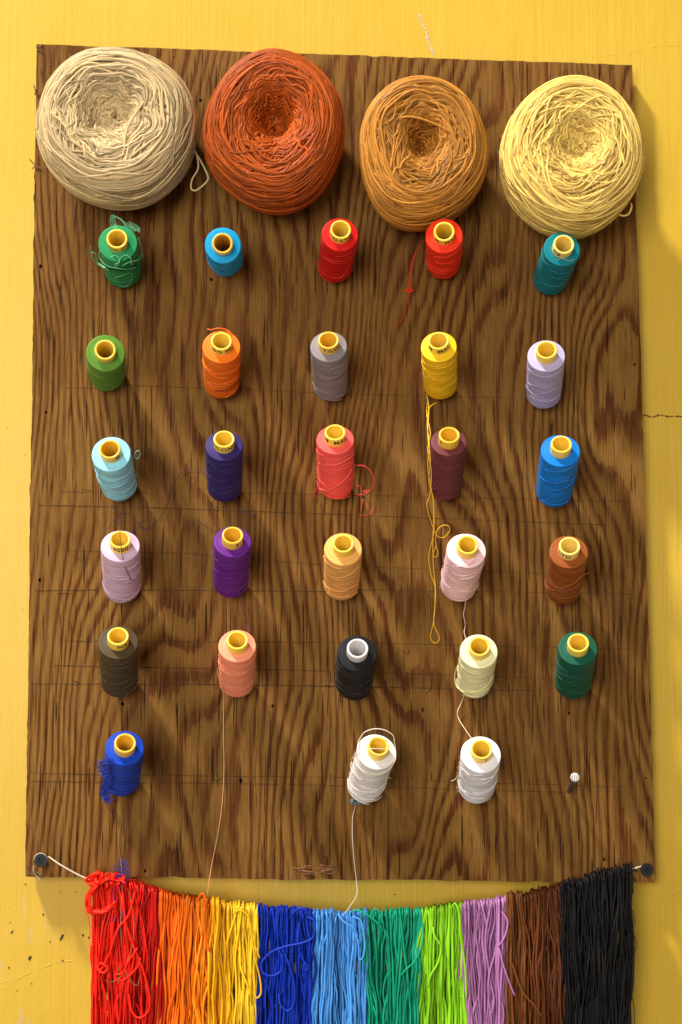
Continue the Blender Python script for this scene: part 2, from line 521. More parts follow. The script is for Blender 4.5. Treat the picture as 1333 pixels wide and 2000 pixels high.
for x0, y0, x1, y1, w in [(130, 757, 250, 760, 1.2), (240, 752, 700, 770, 1.2), (700, 770, 1020, 778, 1.0), (120, 960, 300, 962, 1.2), (470, 962, 720, 968, 1.2),
                          (75, 987, 330, 992, 1.5), (300, 992, 700, 1006, 1.6), (690, 1006, 1200, 1026, 1.2), (730, 968, 1250, 980, 0.9),
                          (130, 1076, 420, 1082, 1.0), (380, 1084, 640, 1104, 1.2), (640, 1104, 1240, 1126, 0.9), (70, 1154, 200, 1152, 1.5), (270, 1152, 700, 1156, 1.6),
                          (700, 1152, 1250, 1160, 1.1), (125, 1252, 640, 1255, 1.4), (640, 1254, 1250, 1268, 1.1), (105, 1300, 660, 1311, 1.7), (660, 1311, 1080, 1325, 1.2),
                          (60, 1336, 300, 1336, 1.3), (270, 1336, 520, 1338, 1.8), (500, 1338, 900, 1345, 2.0), (900, 1345, 1060, 1350, 1.4),
                          (60, 1510, 260, 1514, 1.5), (270, 1514, 820, 1520, 1.2), (820, 1524, 1240, 1538, 1.0), (60, 1526, 220, 1528, 1.6), (230, 1528, 560, 1532, 1.2), (560, 1532, 1120, 1548, 1.1),
                          # crosses and ticks
                          (168, 1245, 182, 1262, 1.8), (176, 1238, 174, 1268, 1.8), (145, 1330, 170, 1342, 1.6), (148, 1340, 166, 1328, 1.4), (424, 1505, 425, 1552, 2), (414, 1518, 436, 1536, 1.6),
                          (436, 1516, 414, 1538, 1.6), (645, 1312, 647, 1352, 2.2), (636, 1338, 656, 1344, 2), (640, 1346, 654, 1330, 1.6), (843, 1330, 842, 1360, 1.8), (833, 1356, 852, 1334, 1.6),
                          (834, 1336, 850, 1352, 1.4), (646, 1512, 646, 1560, 2.0), (843, 1508, 843, 1540, 2.2), (1063, 1508, 1063, 1544, 2.2), (1052, 1522, 1074, 1536, 1.4),
                          (848, 1145, 850, 1172, 2.0), (838, 1160, 858, 1152, 1.6), (178, 528, 194, 530, 1.8), (280, 530, 300, 534, 1.2), (160, 955, 198, 962, 1.6), (150, 1090, 165, 1096, 1.4), (112, 1160, 156, 1158, 1.6),
                          (786, 1270, 800, 1284, 2), (800, 1270, 788, 1288, 2), (1160, 1345, 1075, 1338, 1.0), (420, 1345, 428, 1340, 2.0)]:
    pline(x0, y0, x1, y1, w)

# splintered raw wood at the bottom edge and small splinters on the edges
raw = plain("raw_splinter_wood", (0.22, 0.085, 0.025), 0.8)
old = plain("old_splinter_wood", (0.16, 0.08, 0.03), 0.8)
T = Tubes(4)
for i in range(34):
    x = random.uniform(568, 640); y = 1697 + random.uniform(-7, 10)
    a = P(x, y, HB + random.uniform(0, 0.0012)); b = P(x + random.uniform(6, 24), y + random.uniform(-2.5, 3.5), HB + random.uniform(0, 0.0015))
    m_ = a.lerp(b, 0.5) + Vector((0, random.uniform(-0.0008, 0), 0))
    T.add(spline([a, m_, b], 3), random.uniform(0.0003, 0.0009), None, flat=0.4)
link("chipped_edge", T.mesh("chipped_edge", bc), raw, board)
for ctrl, r in [([(70, 90), (78, 92), (84, 86)], 0.0008), ([(72, 97), (80, 98), (85, 104)], 0.0006), ([(57, 310), (65, 318), (74, 330)], 0.0006), ([(62, 331), (70, 325), (84, 331)], 0.0005),
                ([(66, 165), (70, 178), (68, 186)], 0.0007), ([(68, 184), (80, 184), (90, 188)], 0.0005), ([(70, 250), (72, 262), (70, 272)], 0.0007), ([(62, 1700), (75, 1706), (82, 1716)], 0.0008), ([(52, 1690), (58, 1704), (66, 1711)], 0.0007)]:
    T = Tubes(5)
    T.add(spline([P(a, b, HB + 0.001) for a, b in ctrl], 5), r, None)
    link("edge_splinter", T.mesh("edge_splinter", bc), old, board)

# ------------------------------------------------------------------ yarn balls
def make_ball(name_label, color, box, depth, hole, hole_r, wiggle, seed, rad=0.00115, extra=(), chaos=1.0, deep=0.2):
    random.seed(seed)
    rng = np.random.default_rng(seed)
    x0, x1, y0, y1 = box
    HM = HB + depth * 0.5
    c = P((x0 + x1) / 2, (y0 + y1) / 2, HM + 0.004)
    sc = (-CAM.y - HM) / F
    RX, RZ = (x1 - x0) / 2 * sc - 0.0015, (y1 - y0) / 2 * sc - 0.0015
    TH = depth / 2
    hx, hz = (hole[0] - (x0 + x1) / 2) * sc * 0.9, -(hole[1] - (y0 + y1) / 2) * sc * 0.9
    # perspective moves the front of the ball; the hole's own shift is what is left
    fr_ = P(hole[0], hole[1], HB + depth * 0.8) - c
    hx, hz = fr_.x, fr_.z
    hr = hole_r
    prof_r = np.array([0.0, 0.10, hr * 0.75, hr, hr + 0.12, hr + 0.26, 0.72, 0.84, 0.94, 0.995, 1.0, 0.97, 0.88, 0.72, 0.5])
    prof_z = np.array([deep, deep + 0.04, deep + (0.55 - deep) * 0.35, deep + (0.62 - deep) * 0.66, 0.74, 0.89, 0.95, 0.88, 0.69, 0.38, 0.02, -0.36, -0.70, -0.92, -1.0])
    tt = np.linspace(0, 1, len(prof_r))
    lump = [(rng.integers(2, 5), rng.uniform(0, 6.28), rng.uniform(0.006, 0.016)) for _ in range(4)]
    def surf(t, ph, off=0.0):
        r = np.interp(t, tt, prof_r); zz = np.interp(t, tt, prof_z)
        dr = np.interp(t + 0.02, tt, prof_r) - np.interp(t - 0.02, tt, prof_r)
        dz = np.interp(t + 0.02, tt, prof_z) - np.interp(t - 0.02, tt, prof_z)
        k = 1 + sum(a * np.sin(n * ph + p) for n, p, a in lump)
        w = np.clip((0.85 - r) / 0.85, 0, 1) * (zz > -0.5)            # hole offset fades to the rim
        x = r * RX * k * np.cos(ph) + hx * w
        z = r * RZ * k * np.sin(ph) + hz * w
        y = -zz * TH
        nr, nz = dz * TH, -dr * RX
        ln = np.sqrt(nr ** 2 + nz ** 2) + 1e-9
        nr, nz = nr / ln, nz / ln
        sgn = -1.0
        n = np.stack([sgn * nr * np.cos(ph), -sgn * nz * np.ones_like(ph) * 1.0, sgn * nr * np.sin(ph)], -1)
        # make it point outwards
        n[:, 1] = np.where(zz > 0.1, -np.abs(n[:, 1]), n[:, 1])
        out = np.where(t > 0.45, 1.0, -1.0)
        n[:, 0] = out * np.abs(nr) * np.cos(ph); n[:, 2] = out * np.abs(nr) * np.sin(ph)
        p = np.stack([x, y, z], -1)
        return p + n * np.asarray(off).reshape(-1, 1) if np.ndim(off) else p + n * off, n
    T = Tubes(6)
    # core surface under the strands
    nu, nv = 64, 40
    # neighbours share one warp field, so strands run in wavy bunches
    fld = [(rng.integers(2, 9), rng.uniform(-26, 26), rng.uniform(0, 6.28), rng.uniform(0.4, 1.0)) for _ in range(7)]
    fld2 = [(rng.integers(10, 22), rng.uniform(-34, 34), rng.uniform(0, 6.28), rng.uniform(0.4, 1.0)) for _ in range(6)]
    def warp(ph, t):
        a = sum(w * np.sin(k * ph + m * t + p) for k, m, p, w in fld) / 3.0
        b = sum(w * np.sin(k * ph + m * t + p) for k, m, p, w in fld2) / 3.0
        inner = np.clip((0.42 - t) / 0.30, 0, 1)
        return a * (0.007 + 0.030 * wiggle * inner) + b * (0.0012 + 0.0075 * wiggle * inner)
    def dive(m, e=0.10, d=0.0045):
        u = np.linspace(0, 1, m)
        return -d * (np.clip(1 - u / e, 0, 1) ** 2 + np.clip(1 - (1 - u) / e, 0, 1) ** 2)
    # outer wraps
    n_out = 235
    for i in range(n_out):
        q = (i + rng.uniform(0, 1)) / n_out
        t0 = 0.30 + 0.62 * q
        rev = rng.uniform(0.5, 1.5)
        m = int(rev * 56) + 8
        ph = rng.uniform(0, 6.283) + np.linspace(0, rev * 6.283, m)
        A = rng.uniform(0.01, 0.05) if rng.random() < 0.5 else rng.uniform(0.05, 0.17)
        t = t0 + A * np.sin(ph * rng.uniform(0.6, 1.3) + rng.uniform(0, 6.28)) + wob(ph, 0.003 * chaos, 5.0)
        t = np.clip(t + warp(ph, t), 0.22, 0.97)
        p, n = surf(t, ph, rng.uniform(-0.0016, 0.0022) + wob(ph, 0.0003, 3.0) + dive(m, 0.04))
        T.add(p, rad * rng.uniform(0.85, 1.12), None, n)
    # front strands round the mouth of the hole
    for i in range(85):
        t0 = rng.uniform(0.22, 0.52)
        span = rng.uniform(0.8, 3.2); m = int(span * 16) + 8
        ph = rng.uniform(0, 6.283) + np.linspace(-span / 2, span / 2, m)
        u = np.linspace(-1, 1, m)
        t = t0 + rng.uniform(-0.01, 0.10) * u ** 2 + rng.uniform(-0.05, 0.05) * u + wob(ph, 0.003 * chaos, 6.0)
        t = np.clip(t + warp(ph, t), 0.10, 0.9)
        p, n = surf(t, ph, rng.uniform(0.0002, 0.0022) + wob(ph, 0.0004, 4.0) + dive(m))
        T.add(p, rad * rng.uniform(0.9, 1.12), None, n)
    # curly strands in the hole
    n_in = 210
    for i in range(n_in):
        t0 = 0.03 + 0.34 * rng.uniform(0, 1) ** 0.8
        if rng.random() < 0.9:                       # running round the hole
            span = rng.uniform(1.4, 3.6); m = int(span * 24) + 10
            ph = rng.uniform(0, 6.283) + np.linspace(0, span, m)
            t = t0 + rng.uniform(-0.06, 0.06) * np.linspace(-1, 1, m) + wob(ph, 0.006 * wiggle, 9.0)
        else:                                          # crossing from rim into the hole
            m = 30
            u = np.linspace(0, 1, m)
            t = t0 + (u - 0.6) * rng.uniform(0.10, 0.24)
            ph = rng.uniform(0, 6.283) + rng.uniform(-0.7, 0.7) * u + wob(u * 6.28, 0.09 * wiggle, 2.0) / np.maximum(0.35, np.interp(t, tt, prof_r) * 2)
        t = np.clip(t + warp(ph, np.clip(t, 0.05, 1)), 0.02, 0.46)
        p, n = surf(t, ph, rng.uniform(0.0002, 0.0024) + wob(np.arange(m) * 0.22, 0.0005, 1.2) + dive(m, 0.12))
        T.add(p, rad * rng.uniform(0.88, 1.1), None, n)
    # core
    core_t = np.linspace(0.0, 1.0, nv); core_p = np.linspace(0, 2 * math.pi, nu, endpoint=False)
    tg, pg = np.meshgrid(core_t, core_p, indexing='ij')
    cp, _ = surf(tg.ravel(), pg.ravel(), 0.0)
    cp *= 0.962
    i = np.arange(nv - 1)[:, None]; j = np.arange(nu)[None, :]; j2 = (j + 1) % nu
    cf = np.stack([i * nu + j, i * nu + j2, (i + 1) * nu + j2, (i + 1) * nu + j], -1).reshape(-1, 4)
    T.v.append(cp); T.f.append(cf + T.n); T.uv.append(np.full((cf.size, 2), 0.06)); T.r.append(np.full(len(cp), 0.2)); T.n += len(cp)  # core toned darker than most strands, painting shade into the gaps
    mat = yarn_material("yarn_" + name_label.split()[0], color, 0.0038, 0.50, 0.50, 0.68, 0.0, 0.2)
    H = Tubes(3)                                    # fine fibres standing off the yarn
    for i in range(520):
        t0 = np.array([rng.uniform(0.25, 0.9)]); p0 = np.array([rng.uniform(0, 6.283)])
        p, n = surf(t0, p0, 0.0015)
        d_ = n[0] * rng.uniform(0.3, 1.0) + rng.normal(0, 0.7, 3); ln = rng.uniform(0.0015, 0.005)
        b_ = rng.normal(0, 0.5, 3)
        H.add(np.array([p[0], p[0] + d_ * ln * 0.5, p[0] + (d_ + b_) * ln]), 0.00007, 0.9)
    root = empty("yarn_ball", c, name_label, "yarn ball", "yarn balls along the top of the board")
    link("wound_yarn", T.mesh("wound_yarn"), mat, root)
    link("yarn_fuzz", H.mesh("yarn_fuzz"), mat, root)
    for nm, ctrl in extra:
        E = Tubes(6)
        E.add(spline([P(a, b, HB + h) - c for a, b, h in ctrl], 9), rad * (0.75 if 'loop' in nm else 1.0), 0.8)
        link(nm, E.mesh(nm), mat, root)
    return root

D = 0.076
make_ball("beige cotton yarn ball, first at the left end of the top row", lin(204, 178, 130), (75, 388, 100, 410), D, (222, 232), 0.22, 1.4, 11, 0.00105,
          [("loose_strand", [(322, 150, .066), (300, 175, .074), (270, 215, .078), (248, 255, .077), (241, 300, .078), (225, 320, .078), (170, 352, .073), (142, 358, .058), (128, 360, .040)]),
           ("loose_strand", [(355, 195, .060), (330, 215, .070), (290, 245, .077), (255, 280, .078), (245, 315, .0785), (222, 340, .077), (208, 368, .066), (186, 384, .050), (178, 388, .036)]),
           ("loose_loop", [(376, 290, .040), (390, 310, .034), (403, 335, .03), (407, 350, .03), (397, 362, .03), (383, 372, .03), (374, 368, .03), (376, 350, .032), (388, 325, .034), (380, 285, .036)])], 1.0, 0.50)
make_ball("rust orange yarn ball with a deep tangled hole", lin(178, 80, 16), (398, 677, 108, 418), D, (540, 230), 0.24, 1.5, 22, 0.00098,
          [("loose_strand", [(408, 300, .052), (430, 290, .066), (470, 282, .076), (510, 277, .074), (530, 270, .066)])], 1.0, 0.05)
make_ball("golden brown yarn ball hanging above the bright red spool", lin(188, 126, 46), (697, 951, 158, 452), D, (828, 275), 0.20, 0.9, 33, 0.00105,
          [("loose_strand", [(765, 235, .076), (800, 228, .079), (840, 238, .079), (885, 262, .076), (905, 290, .072)])], 1.0, -0.1)
make_ball("pale yellow yarn ball at the right end of the top row", lin(255, 198, 106), (975, 1252, 158, 468), D, (1130, 288), 0.18, 1.5, 44, 0.00105,
          [("loose_strand", [(1046, 200, .07), (1052, 230, .075), (1046, 290, .077), (1040, 350, .075), (1032, 395, .065)]),
           ("loose_strand", [(1120, 330, .076), (1150, 340, .078), (1168, 365, .077), (1178, 395, .073), (1165, 420, .066)]),
           ("loose_loop", [(1196, 410, .05), (1215, 421, .048), (1228, 418, .045), (1234, 405, .043), (1233, 396, .04)])], 1.0, 0.58)

# ------------------------------------------------------------------ thread spools
BODY, RING = 0.066, 0.0092
LT = BODY + RING
yellow_core = plastic("yellow_core_plastic", (0.90, 0.64, 0.075))
pale_core = plastic("pale_yellow_core_plastic", (0.90, 0.69, 0.17))
amber_core = plastic("amber_core_plastic", (0.84, 0.53, 0.045))
lemon_core = plastic("lemon_core_plastic", (0.92, 0.70, 0.085))
white_core = plastic("white_core_plastic", (0.74, 0.72, 0.70))
ink = plain("brown_ink", (0.05, 0.022, 0.005), 0.6)

def lathe(profile, n, name, smooth=True):
    prof = np.array(profile); m = len(prof)
    th = np.arange(n) / n * 2 * math.pi
    v = np.stack([prof[:, None, 0] * np.cos(th), prof[:, None, 0] * np.sin(th), np.broadcast_to(prof[:, None, 1], (m, n))], -1).reshape(-1, 3)
    i = np.arange(m - 1)[:, None]; j = np.arange(n)[None, :]; j2 = (j + 1) % n
    f = np.stack([i * n + j, i * n + j2, (i + 1) * n + j2, (i + 1) * n + j], -1).reshape(-1, 4)
    return quads_mesh(name, v, f, smooth=smooth)

RO, RI = 0.0088, 0.0068
core_mesh = lathe([(RI, 0.001), (RI, 0.03), (RI, LT - 0.0012), (RI + 0.0002, LT - 0.0003), (RI + 0.0005, LT), (RO - 0.0005, LT), (RO - 0.0001, LT - 0.0003), (RO, LT - 0.0011),
                   (RO, BODY + 0.002), (RO, BODY - 0.006), (RO, 0.001), (RI, 0.001)], 48, "core_tube")

def body_mesh(R, seed, bulge=0.0, waist=0.0):
    rng = np.random.default_rng(seed)
    prof = []
    nz = 74
    zt = BODY - 0.0012
    for i in range(nz):
        s = i / (nz - 1)
        z = 0.0012 + s * (zt - 0.0012)
        r = R * (0.955 + 0.045 * min(1, s * 1.3)) + bulge * math.sin(math.pi * s)
        if s < 0.05: r -= 0.0012 * (1 - s / 0.05) ** 2
        prof.append((r, z, 1.0))
    for dr, dz in ((0.00006, 0.00035), (0.0003, 0.0007), (0.0007, 0.00085), (0.0012, 0.00093)):   # tight shoulder
        prof.append((R - dr, zt + dz, 0.6))
    rl, zl = prof[-1][0], prof[-1][1]
    for k in range(1, 13):                     # flat top running to the core
        u = k / 12
        prof.append((rl + (RO * 0.98 - rl) * u, zl + 0.0006 * u, 0.5))
    prof = [(RO * 0.98, 0.0012, 0.0), (R * 0.8, 0.0006, 0.0)] + prof
    prof = np.array(prof)
    m, n = len(prof), 96
    th = np.arange(n) / n * 2 * math.pi
    Z = np.broadcast_to(prof[:, 1:2], (m, n)); RR = np.broadcast_to(prof[:, 0:1], (m, n)); WT = np.broadcast_to(prof[:, 2:3], (m, n))
    ptc = rng.uniform(0.0095, 0.0135)
    a1, p1, p2 = rng.uniform(1.4, 2.4), rng.uniform(0, 6.28), rng.uniform(0, 6.28)
    phase = Z / ptc * 2 * math.pi + a1 * np.sin(th[None, :] + p1) + 0.6 * np.sin(2 * th[None, :] + p2)
    saw = (phase / (2 * math.pi)) % 1.0
    side = np.where(WT > 0.9, 1.0, 0.0)
    ridge = np.where(saw < 0.82, saw / 0.82, (1 - saw) / 0.18)
    band = np.clip(ridge * 0.75 + 0.25 * (0.5 + 0.5 * np.sin(phase * 0.5 - 3 * np.sin(th[None, :] + p2))), 0, 1)
    ridge = np.where(saw < 0.82, saw / 0.82, (1 - saw) / 0.18)
    d = side * (0.00013 * (ridge - 0.5) + 0.00012 * np.sin(th[None, :] * 3 + Z * 300 + p2)) + rng.normal(0, 0.00005, (m, n)) * (WT > 0.2)
    RR = RR + d
    v = np.stack([RR * np.cos(th), RR * np.sin(th), Z], -1).reshape(-1, 3)
    i = np.arange(m - 1)[:, None]; j = np.arange(n)[None, :]; j2 = (j + 1) % n
    f = np.stack([i * n + j, i * n + j2, (i + 1) * n + j2, (i + 1) * n + j], -1).reshape(-1, 4)
    # winding coordinate: along the axis on the side, along the radius on top
    ln = np.concatenate([[0], np.cumsum(np.hypot(np.diff(prof[:, 0]), np.diff(prof[:, 1])))])
    wind = np.broadcast_to(ln[:, None], (m, n)) + 0.0011 * np.sin(th[None, :] + p1) * side
    turn = np.broadcast_to(np.abs(np.mod(th / math.pi + 1, 2) - 1)[None, :], (m, n))
    bd = np.where(WT > 0.9, band * 0.8 + 0.1, 0.75)
    return quads_mesh("wound_thread", v, f, None, {"band": bd.ravel(), "wind": wind.ravel(), "turn": turn.ravel()})

def text_mesh(body, size):
    cu = bpy.data.curves.new("lettering", 'FONT')
    cu.body = body; cu.size = size; cu.align_x = 'CENTER'; cu.align_y = 'CENTER'
    cu.offset = 0.00011
    cu.space_character = 1.15
    o = bpy.data.objects.new("tmp_text", cu); COL.objects.link(o)
    dg = bpy.context.evaluated_depsgraph_get(); dg.update()
    m = bpy.data.meshes.new_from_object(o.evaluated_get(dg))
    bpy.data.objects.remove(o)
    bm = bmesh.new(); bm.from_mesh(m)
    bmesh.ops.triangulate(bm, faces=bm.faces)
    bmesh.ops.subdivide_edges(bm, edges=[e for e in bm.edges if e.calc_length() > 0.0007], cuts=2, use_grid_fill=True)
    bm.to_mesh(m); bm.free()
    return m

class Spool:
    def __init__(self, A, B, w, label, color, name, core=None, text=None, seed=0, bulge=0.0, turn=0.0):
        self.color = color
        R = w / 2 / PXMM / 1000 / 1.045
        self.R = R
        A = np.array(A, float); B = np.array(B, float)
        dpx = np.linalg.norm(A - B)
        s = PXMM * 1000 * 1.03
        phis = np.radians(np.linspace(3, 75, 300))
        phi = phis[np.argmin(np.abs(LT * s * np.sin(phis) + R * s * np.cos(phis) - dpx))]
        Bc = B + (A - B) / dpx * R * s * math.cos(phi) * 0.97
        hb = HB + 0.006
        for _ in range(6):
            base = P(Bc[0], Bc[1], hb)
            d = ray(A[0], A[1])
            oc = CAM - base
            b = oc.dot(d); c = oc.dot(oc) - LT ** 2
            disc = b * b - c
            t = -b - math.sqrt(disc) if disc > 0 else -b
            tip = CAM + d * t
            ax = (tip - base).normalized()
            hb = HB + R * math.sqrt(max(0, 1 - ax.y ** 2)) + 0.0008
        self.base, self.ax = base, ax
        view = (CAM - base).normalized()
        front = (view - ax * view.dot(ax)).normalized()     # side of the spool turned to the viewer
        side = ax.cross(front).normalized()
        self.M = Matrix((front, side, ax)).transposed()       # local x faces the viewer
        self.root = empty("thread_spool", base, label, "thread spool", "thread spools on the board")
        self.smat = spool_material("thread_" + name, color)
        q = self.M.to_quaternion()
        o = link("wound_thread", body_mesh(R, seed, bulge), self.smat, self.root)
        o.rotation_mode = 'QUATERNION'; o.rotation_quaternion = q @ Matrix.Rotation(seed * 1.7, 3, 'Z').to_quaternion()
        co = bpy.data.objects.new("core_tube", core_mesh.copy()); COL.objects.link(co)
        co.data.materials.clear(); co.data.materials.append(core or yellow_core)
        co.parent = self.root; co.rotation_mode = 'QUATERNION'; co.rotation_quaternion = q
        if text:
            tm = text_mesh(text, 0.0060)
            for v in tm.vertices:
                a = v.co.x / RO + turn
                v.co = ((RO + 0.00018) * math.cos(a), (RO + 0.00018) * math.sin(a), BODY + 0.0052 + v.co.y)
            link("lettering", tm, ink, co)
        self.tmat = thread_material("loose_" + name, tuple(min(1, v * 1.1 + 0.01) for v in color))
    def on(self, px, py, lift=0.0005):
        """point seen at the pixel on the spool's side, or level with its axis beside it"""
        d = ray(px, py); ax = self.ax
        oc = CAM - self.base
        dd = d - ax * d.dot(ax); od = oc - ax * oc.dot(ax)
        a = dd.dot(dd); b = dd.dot(od); rr = self.R + lift
        disc = b * b - a * (od.dot(od) - rr * rr)
        if disc > 0:
            t = (-b - math.sqrt(disc)) / a
            p = CAM + d * t
            z = (p - self.base).dot(ax)
            if z <= BODY + 0.001:
                return p
            t = (BODY + 0.0015 - oc.dot(ax)) / d.dot(ax)    # on the top face
            return CAM + d * t
        return CAM + d * (-b / a)
    def thread(self, ctrl, rad=0.00032, mat=None, per=8, name="loose_thread"):
        pts = []
        for c in ctrl:
            if c[0] == 's':
                pts.append(self.on(c[1], c[2], c[3] if len(c) > 3 else 0.0005))
            else:
                pts.append(P(c[1], c[2], c[3] if len(c) > 3 else HB + 0.0012))
        T = Tubes(6)
        T.add(spline([p - self.base for p in pts], per), rad, 0.6)
        return link(name, T.mesh(name), mat or self.tmat, self.root)
    def wraps(self, specs, rad=0.00024, mat=None):
        """stray turns lying on the winding: (z0, z1, a0, a1) heights 0..1 and angles"""
        for z0, z1, a0, a1 in specs:
            T = Tubes(5)
            n = 26; a = np.linspace(a0, a1, n); z = np.linspace(z0, z1, n) * BODY + wob(a, 0.0006, 1.5)
            r = self.R + 0.0003
            L = np.stack([r * np.cos(a), r * np.sin(a), z], -1) @ np.array(self.M).T
            T.add(L, rad, random.random())
            link("stray_turn", T.mesh("stray_turn"), mat or self.tmat, self.root)

def tangle(ctr, rx, ry, n, rad, mat, parent, origin, h0, hr, name, turns=3, seed=1):
    random.seed(seed)
    T = Tubes(5)
    for i in range(n):
        m = int(turns * 4) + 2; pts = []
        a = random.random() * 6.28
        for k in range(m):
            a += random.uniform(0.7, 2.0) * (1 if random.random() < 0.85 else -1)
            r = random.uniform(0.25, 1.0)
            pts.append(P(ctr[0] + rx * r * math.cos(a), ctr[1] + ry * r * math.sin(a), h0 + random.uniform(0, hr)) - origin)
        T.add(spline(pts, 7), rad, random.random())
    return link(name, T.mesh(name), mat, parent)

S = {}
spec = [
    # key, A (rim centre), B (lowest point), width, colour, text, label, extra
    ("green", (229, 466), (248, 566), 76, (34, 132, 80), "NO CO", "dark green spool wrapped in messy pale green loose threads", {}),
    ("cyan", (435, 475), (447, 541), 71, (10, 150, 206), None, "bright cyan blue spool pointing almost straight out of the board", {}),
    ("crimson", (666, 448), (650, 556), 72, (196, 18, 10), "CO.LTD", "deep red spool between the cyan spool and the golden brown ball", {"turn": 0.1}),
    ("scarlet", (868, 452), (866, 549), 73, (236, 46, 8), "M  MAI", "bright red spool under the golden brown yarn ball, knotted thread trailing", {"turn": 0.15}),
    ("teal", (1102, 477), (1062, 578), 72, (0, 112, 122), "CB", "teal spool below the pale yellow yarn ball", {"core": "pale", "turn": -0.35}),
    ("moss", (206, 683), (211, 768), 75, (84, 128, 40), None, "moss green spool, first in the second row", {}),
    ("orange", (433, 666), (433, 783), 74, (250, 112, 22), "ISO 90", "bright orange spool with a short thread tail on top", {}),
    ("grey", (642, 664), (648, 788), 72, (126, 119, 120), "T/LO'", "plain grey spool in the second row", {"turn": 0.3}),
    ("yellow", (857, 665), (862, 785), 70, (248, 186, 24), "M  MAI", "golden yellow spool trailing a long looped thread", {"turn": -0.05}),
    ("lavender", (1068, 683), (1060, 803), 73, (170, 160, 190), None, "pale grey lavender spool at the right end of the second row", {}),
    ("sky", (215, 877), (242, 982), 75, (140, 206, 222), "M", "pale sky blue spool tilted to the left", {"turn": 0.55}),
    ("navy", (438, 857), (440, 985), 73, (46, 34, 92), "T/LONG", "dark navy purple spool lettered across its yellow rim", {}),
    ("coral", (655, 844), (657, 980), 73, (255, 84, 76), "M  MAI", "coral pink spool with loose thread loops at both sides", {"turn": -0.05}),
    ("maroon", (878, 849), (868, 982), 70, (100, 48, 50), "1", "dark maroon spool with a yellow thread passing in front", {"turn": -0.85}),
    ("azure", (1097, 867), (1078, 995), 76, (8, 112, 196), None, "medium blue spool at the right end of the third row", {}),
    ("lilac", (235, 1053), (240, 1182), 75, (196, 166, 190), "4000", "pale lilac spool with a dark thread lying across it", {}),
    ("violet", (455, 1045), (450, 1172), 73, (92, 30, 122), "S", "deep violet spool above the peach spool", {"turn": 0.5}),
    ("tan", (671, 1061), (666, 1177), 73, (230, 164, 88), None, "light tan apricot spool in the middle of the fourth row", {}),
    ("pink", (914, 1064), (888, 1178), 76, (240, 190, 192), None, "pale pink spool leaning right beside the yellow thread loop", {}),
    ("brown", (1113, 1066), (1095, 1184), 74, (136, 70, 24), "LTD", "reddish brown spool at the right end of the fourth row", {"core": "pale", "turn": -0.4}),
    ("olive", (231, 1242), (235, 1366), 76, (70, 57, 34), "NA", "dark olive brown spool above the royal blue spool", {"turn": 0.4}),
    ("peach", (464, 1250), (463, 1366), 72, (255, 142, 108), None, "peach spool with a long thread hanging down to the floss", {}),
    ("black", (699, 1266), (688, 1371), 76, (20, 19, 22), None, "black spool with a white plastic core", {"core": "white"}),
    ("cream", (937, 1262), (922, 1367), 72, (238, 228, 172), None, "pale cream yellow spool in the fifth row", {}),
    ("bottle", (1130, 1255), (1115, 1369), 74, (12, 78, 58), None, "dark bottle green spool above the bare nail", {}),
    ("royal", (245, 1451), (235, 1558), 73, (8, 58, 168), None, "royal blue spool with matted thread bulging on its left", {}),
    ("ivory", (740, 1457), (702, 1569), 75, (226, 219, 212), None, "tilted white spool with a thread looped over its top", {}),
    ("white", (941, 1463), (926, 1572), 76, (224, 222, 226), "1", "white spool standing nearest to the bare nail", {"turn": 0.6}),
]
cores = {"pale": pale_core, "white": white_core}
yellows = [yellow_core, amber_core, yellow_core, lemon_core]
for i, (key, A, B, w, c, text, label, ex) in enumerate(spec):
    random.seed(100 + i)
    S[key] = Spool(A, B, w, label, lin(*c), key, cores.get(ex.get("core"), yellows[(i * 5 + i // 3) % 4]), text, 31 + i, ex.get("bulge", 0.0), ex.get("turn", 0.0))
    k = S[key]
    sp = []
    for _ in range(random.randint(5, 9)):
        z = random.uniform(0.08, 0.92); a = random.uniform(-1.8, 0.3)
        sp.append((z, z + random.uniform(-0.16, 0.16), a, a + random.uniform(0.8, 2.4)))
    k.wraps(sp, random.choice([0.0002, 0.00026]), thread_material("turn_" + key, tuple(min(1, v * 1.25 + 0.02) for v in lin(*c))))
    # fuzz standing off the winding
    T = Tubes(3)
    for _ in range(46):
        a = random.uniform(-2.4, 2.4); z = random.uniform(0.02, 0.98) * BODY; r = k.R - 0.0002
        d = np.array([math.cos(a), math.sin(a), random.uniform(-0.6, 0.9)]); s_ = np.array([-math.sin(a), math.cos(a), random.uniform(-0.5, 0.5)]) * random.choice([-1, 1])
        p0 = np.array([r * math.cos(a), r * math.sin(a), z]); ln = random.uniform(0.0012, 0.0034)
        pts = np.array([p0, p0 + d * ln * 0.35 + s_ * ln * 0.3, p0 + d * ln * 0.5 + s_ * ln * 0.8]) @ np.array(k.M).T
        T.add(spline(pts, 3), 0.00006, 0.5)
    link("thread_fuzz", T.mesh("thread_fuzz"), k.tmat, k.root)

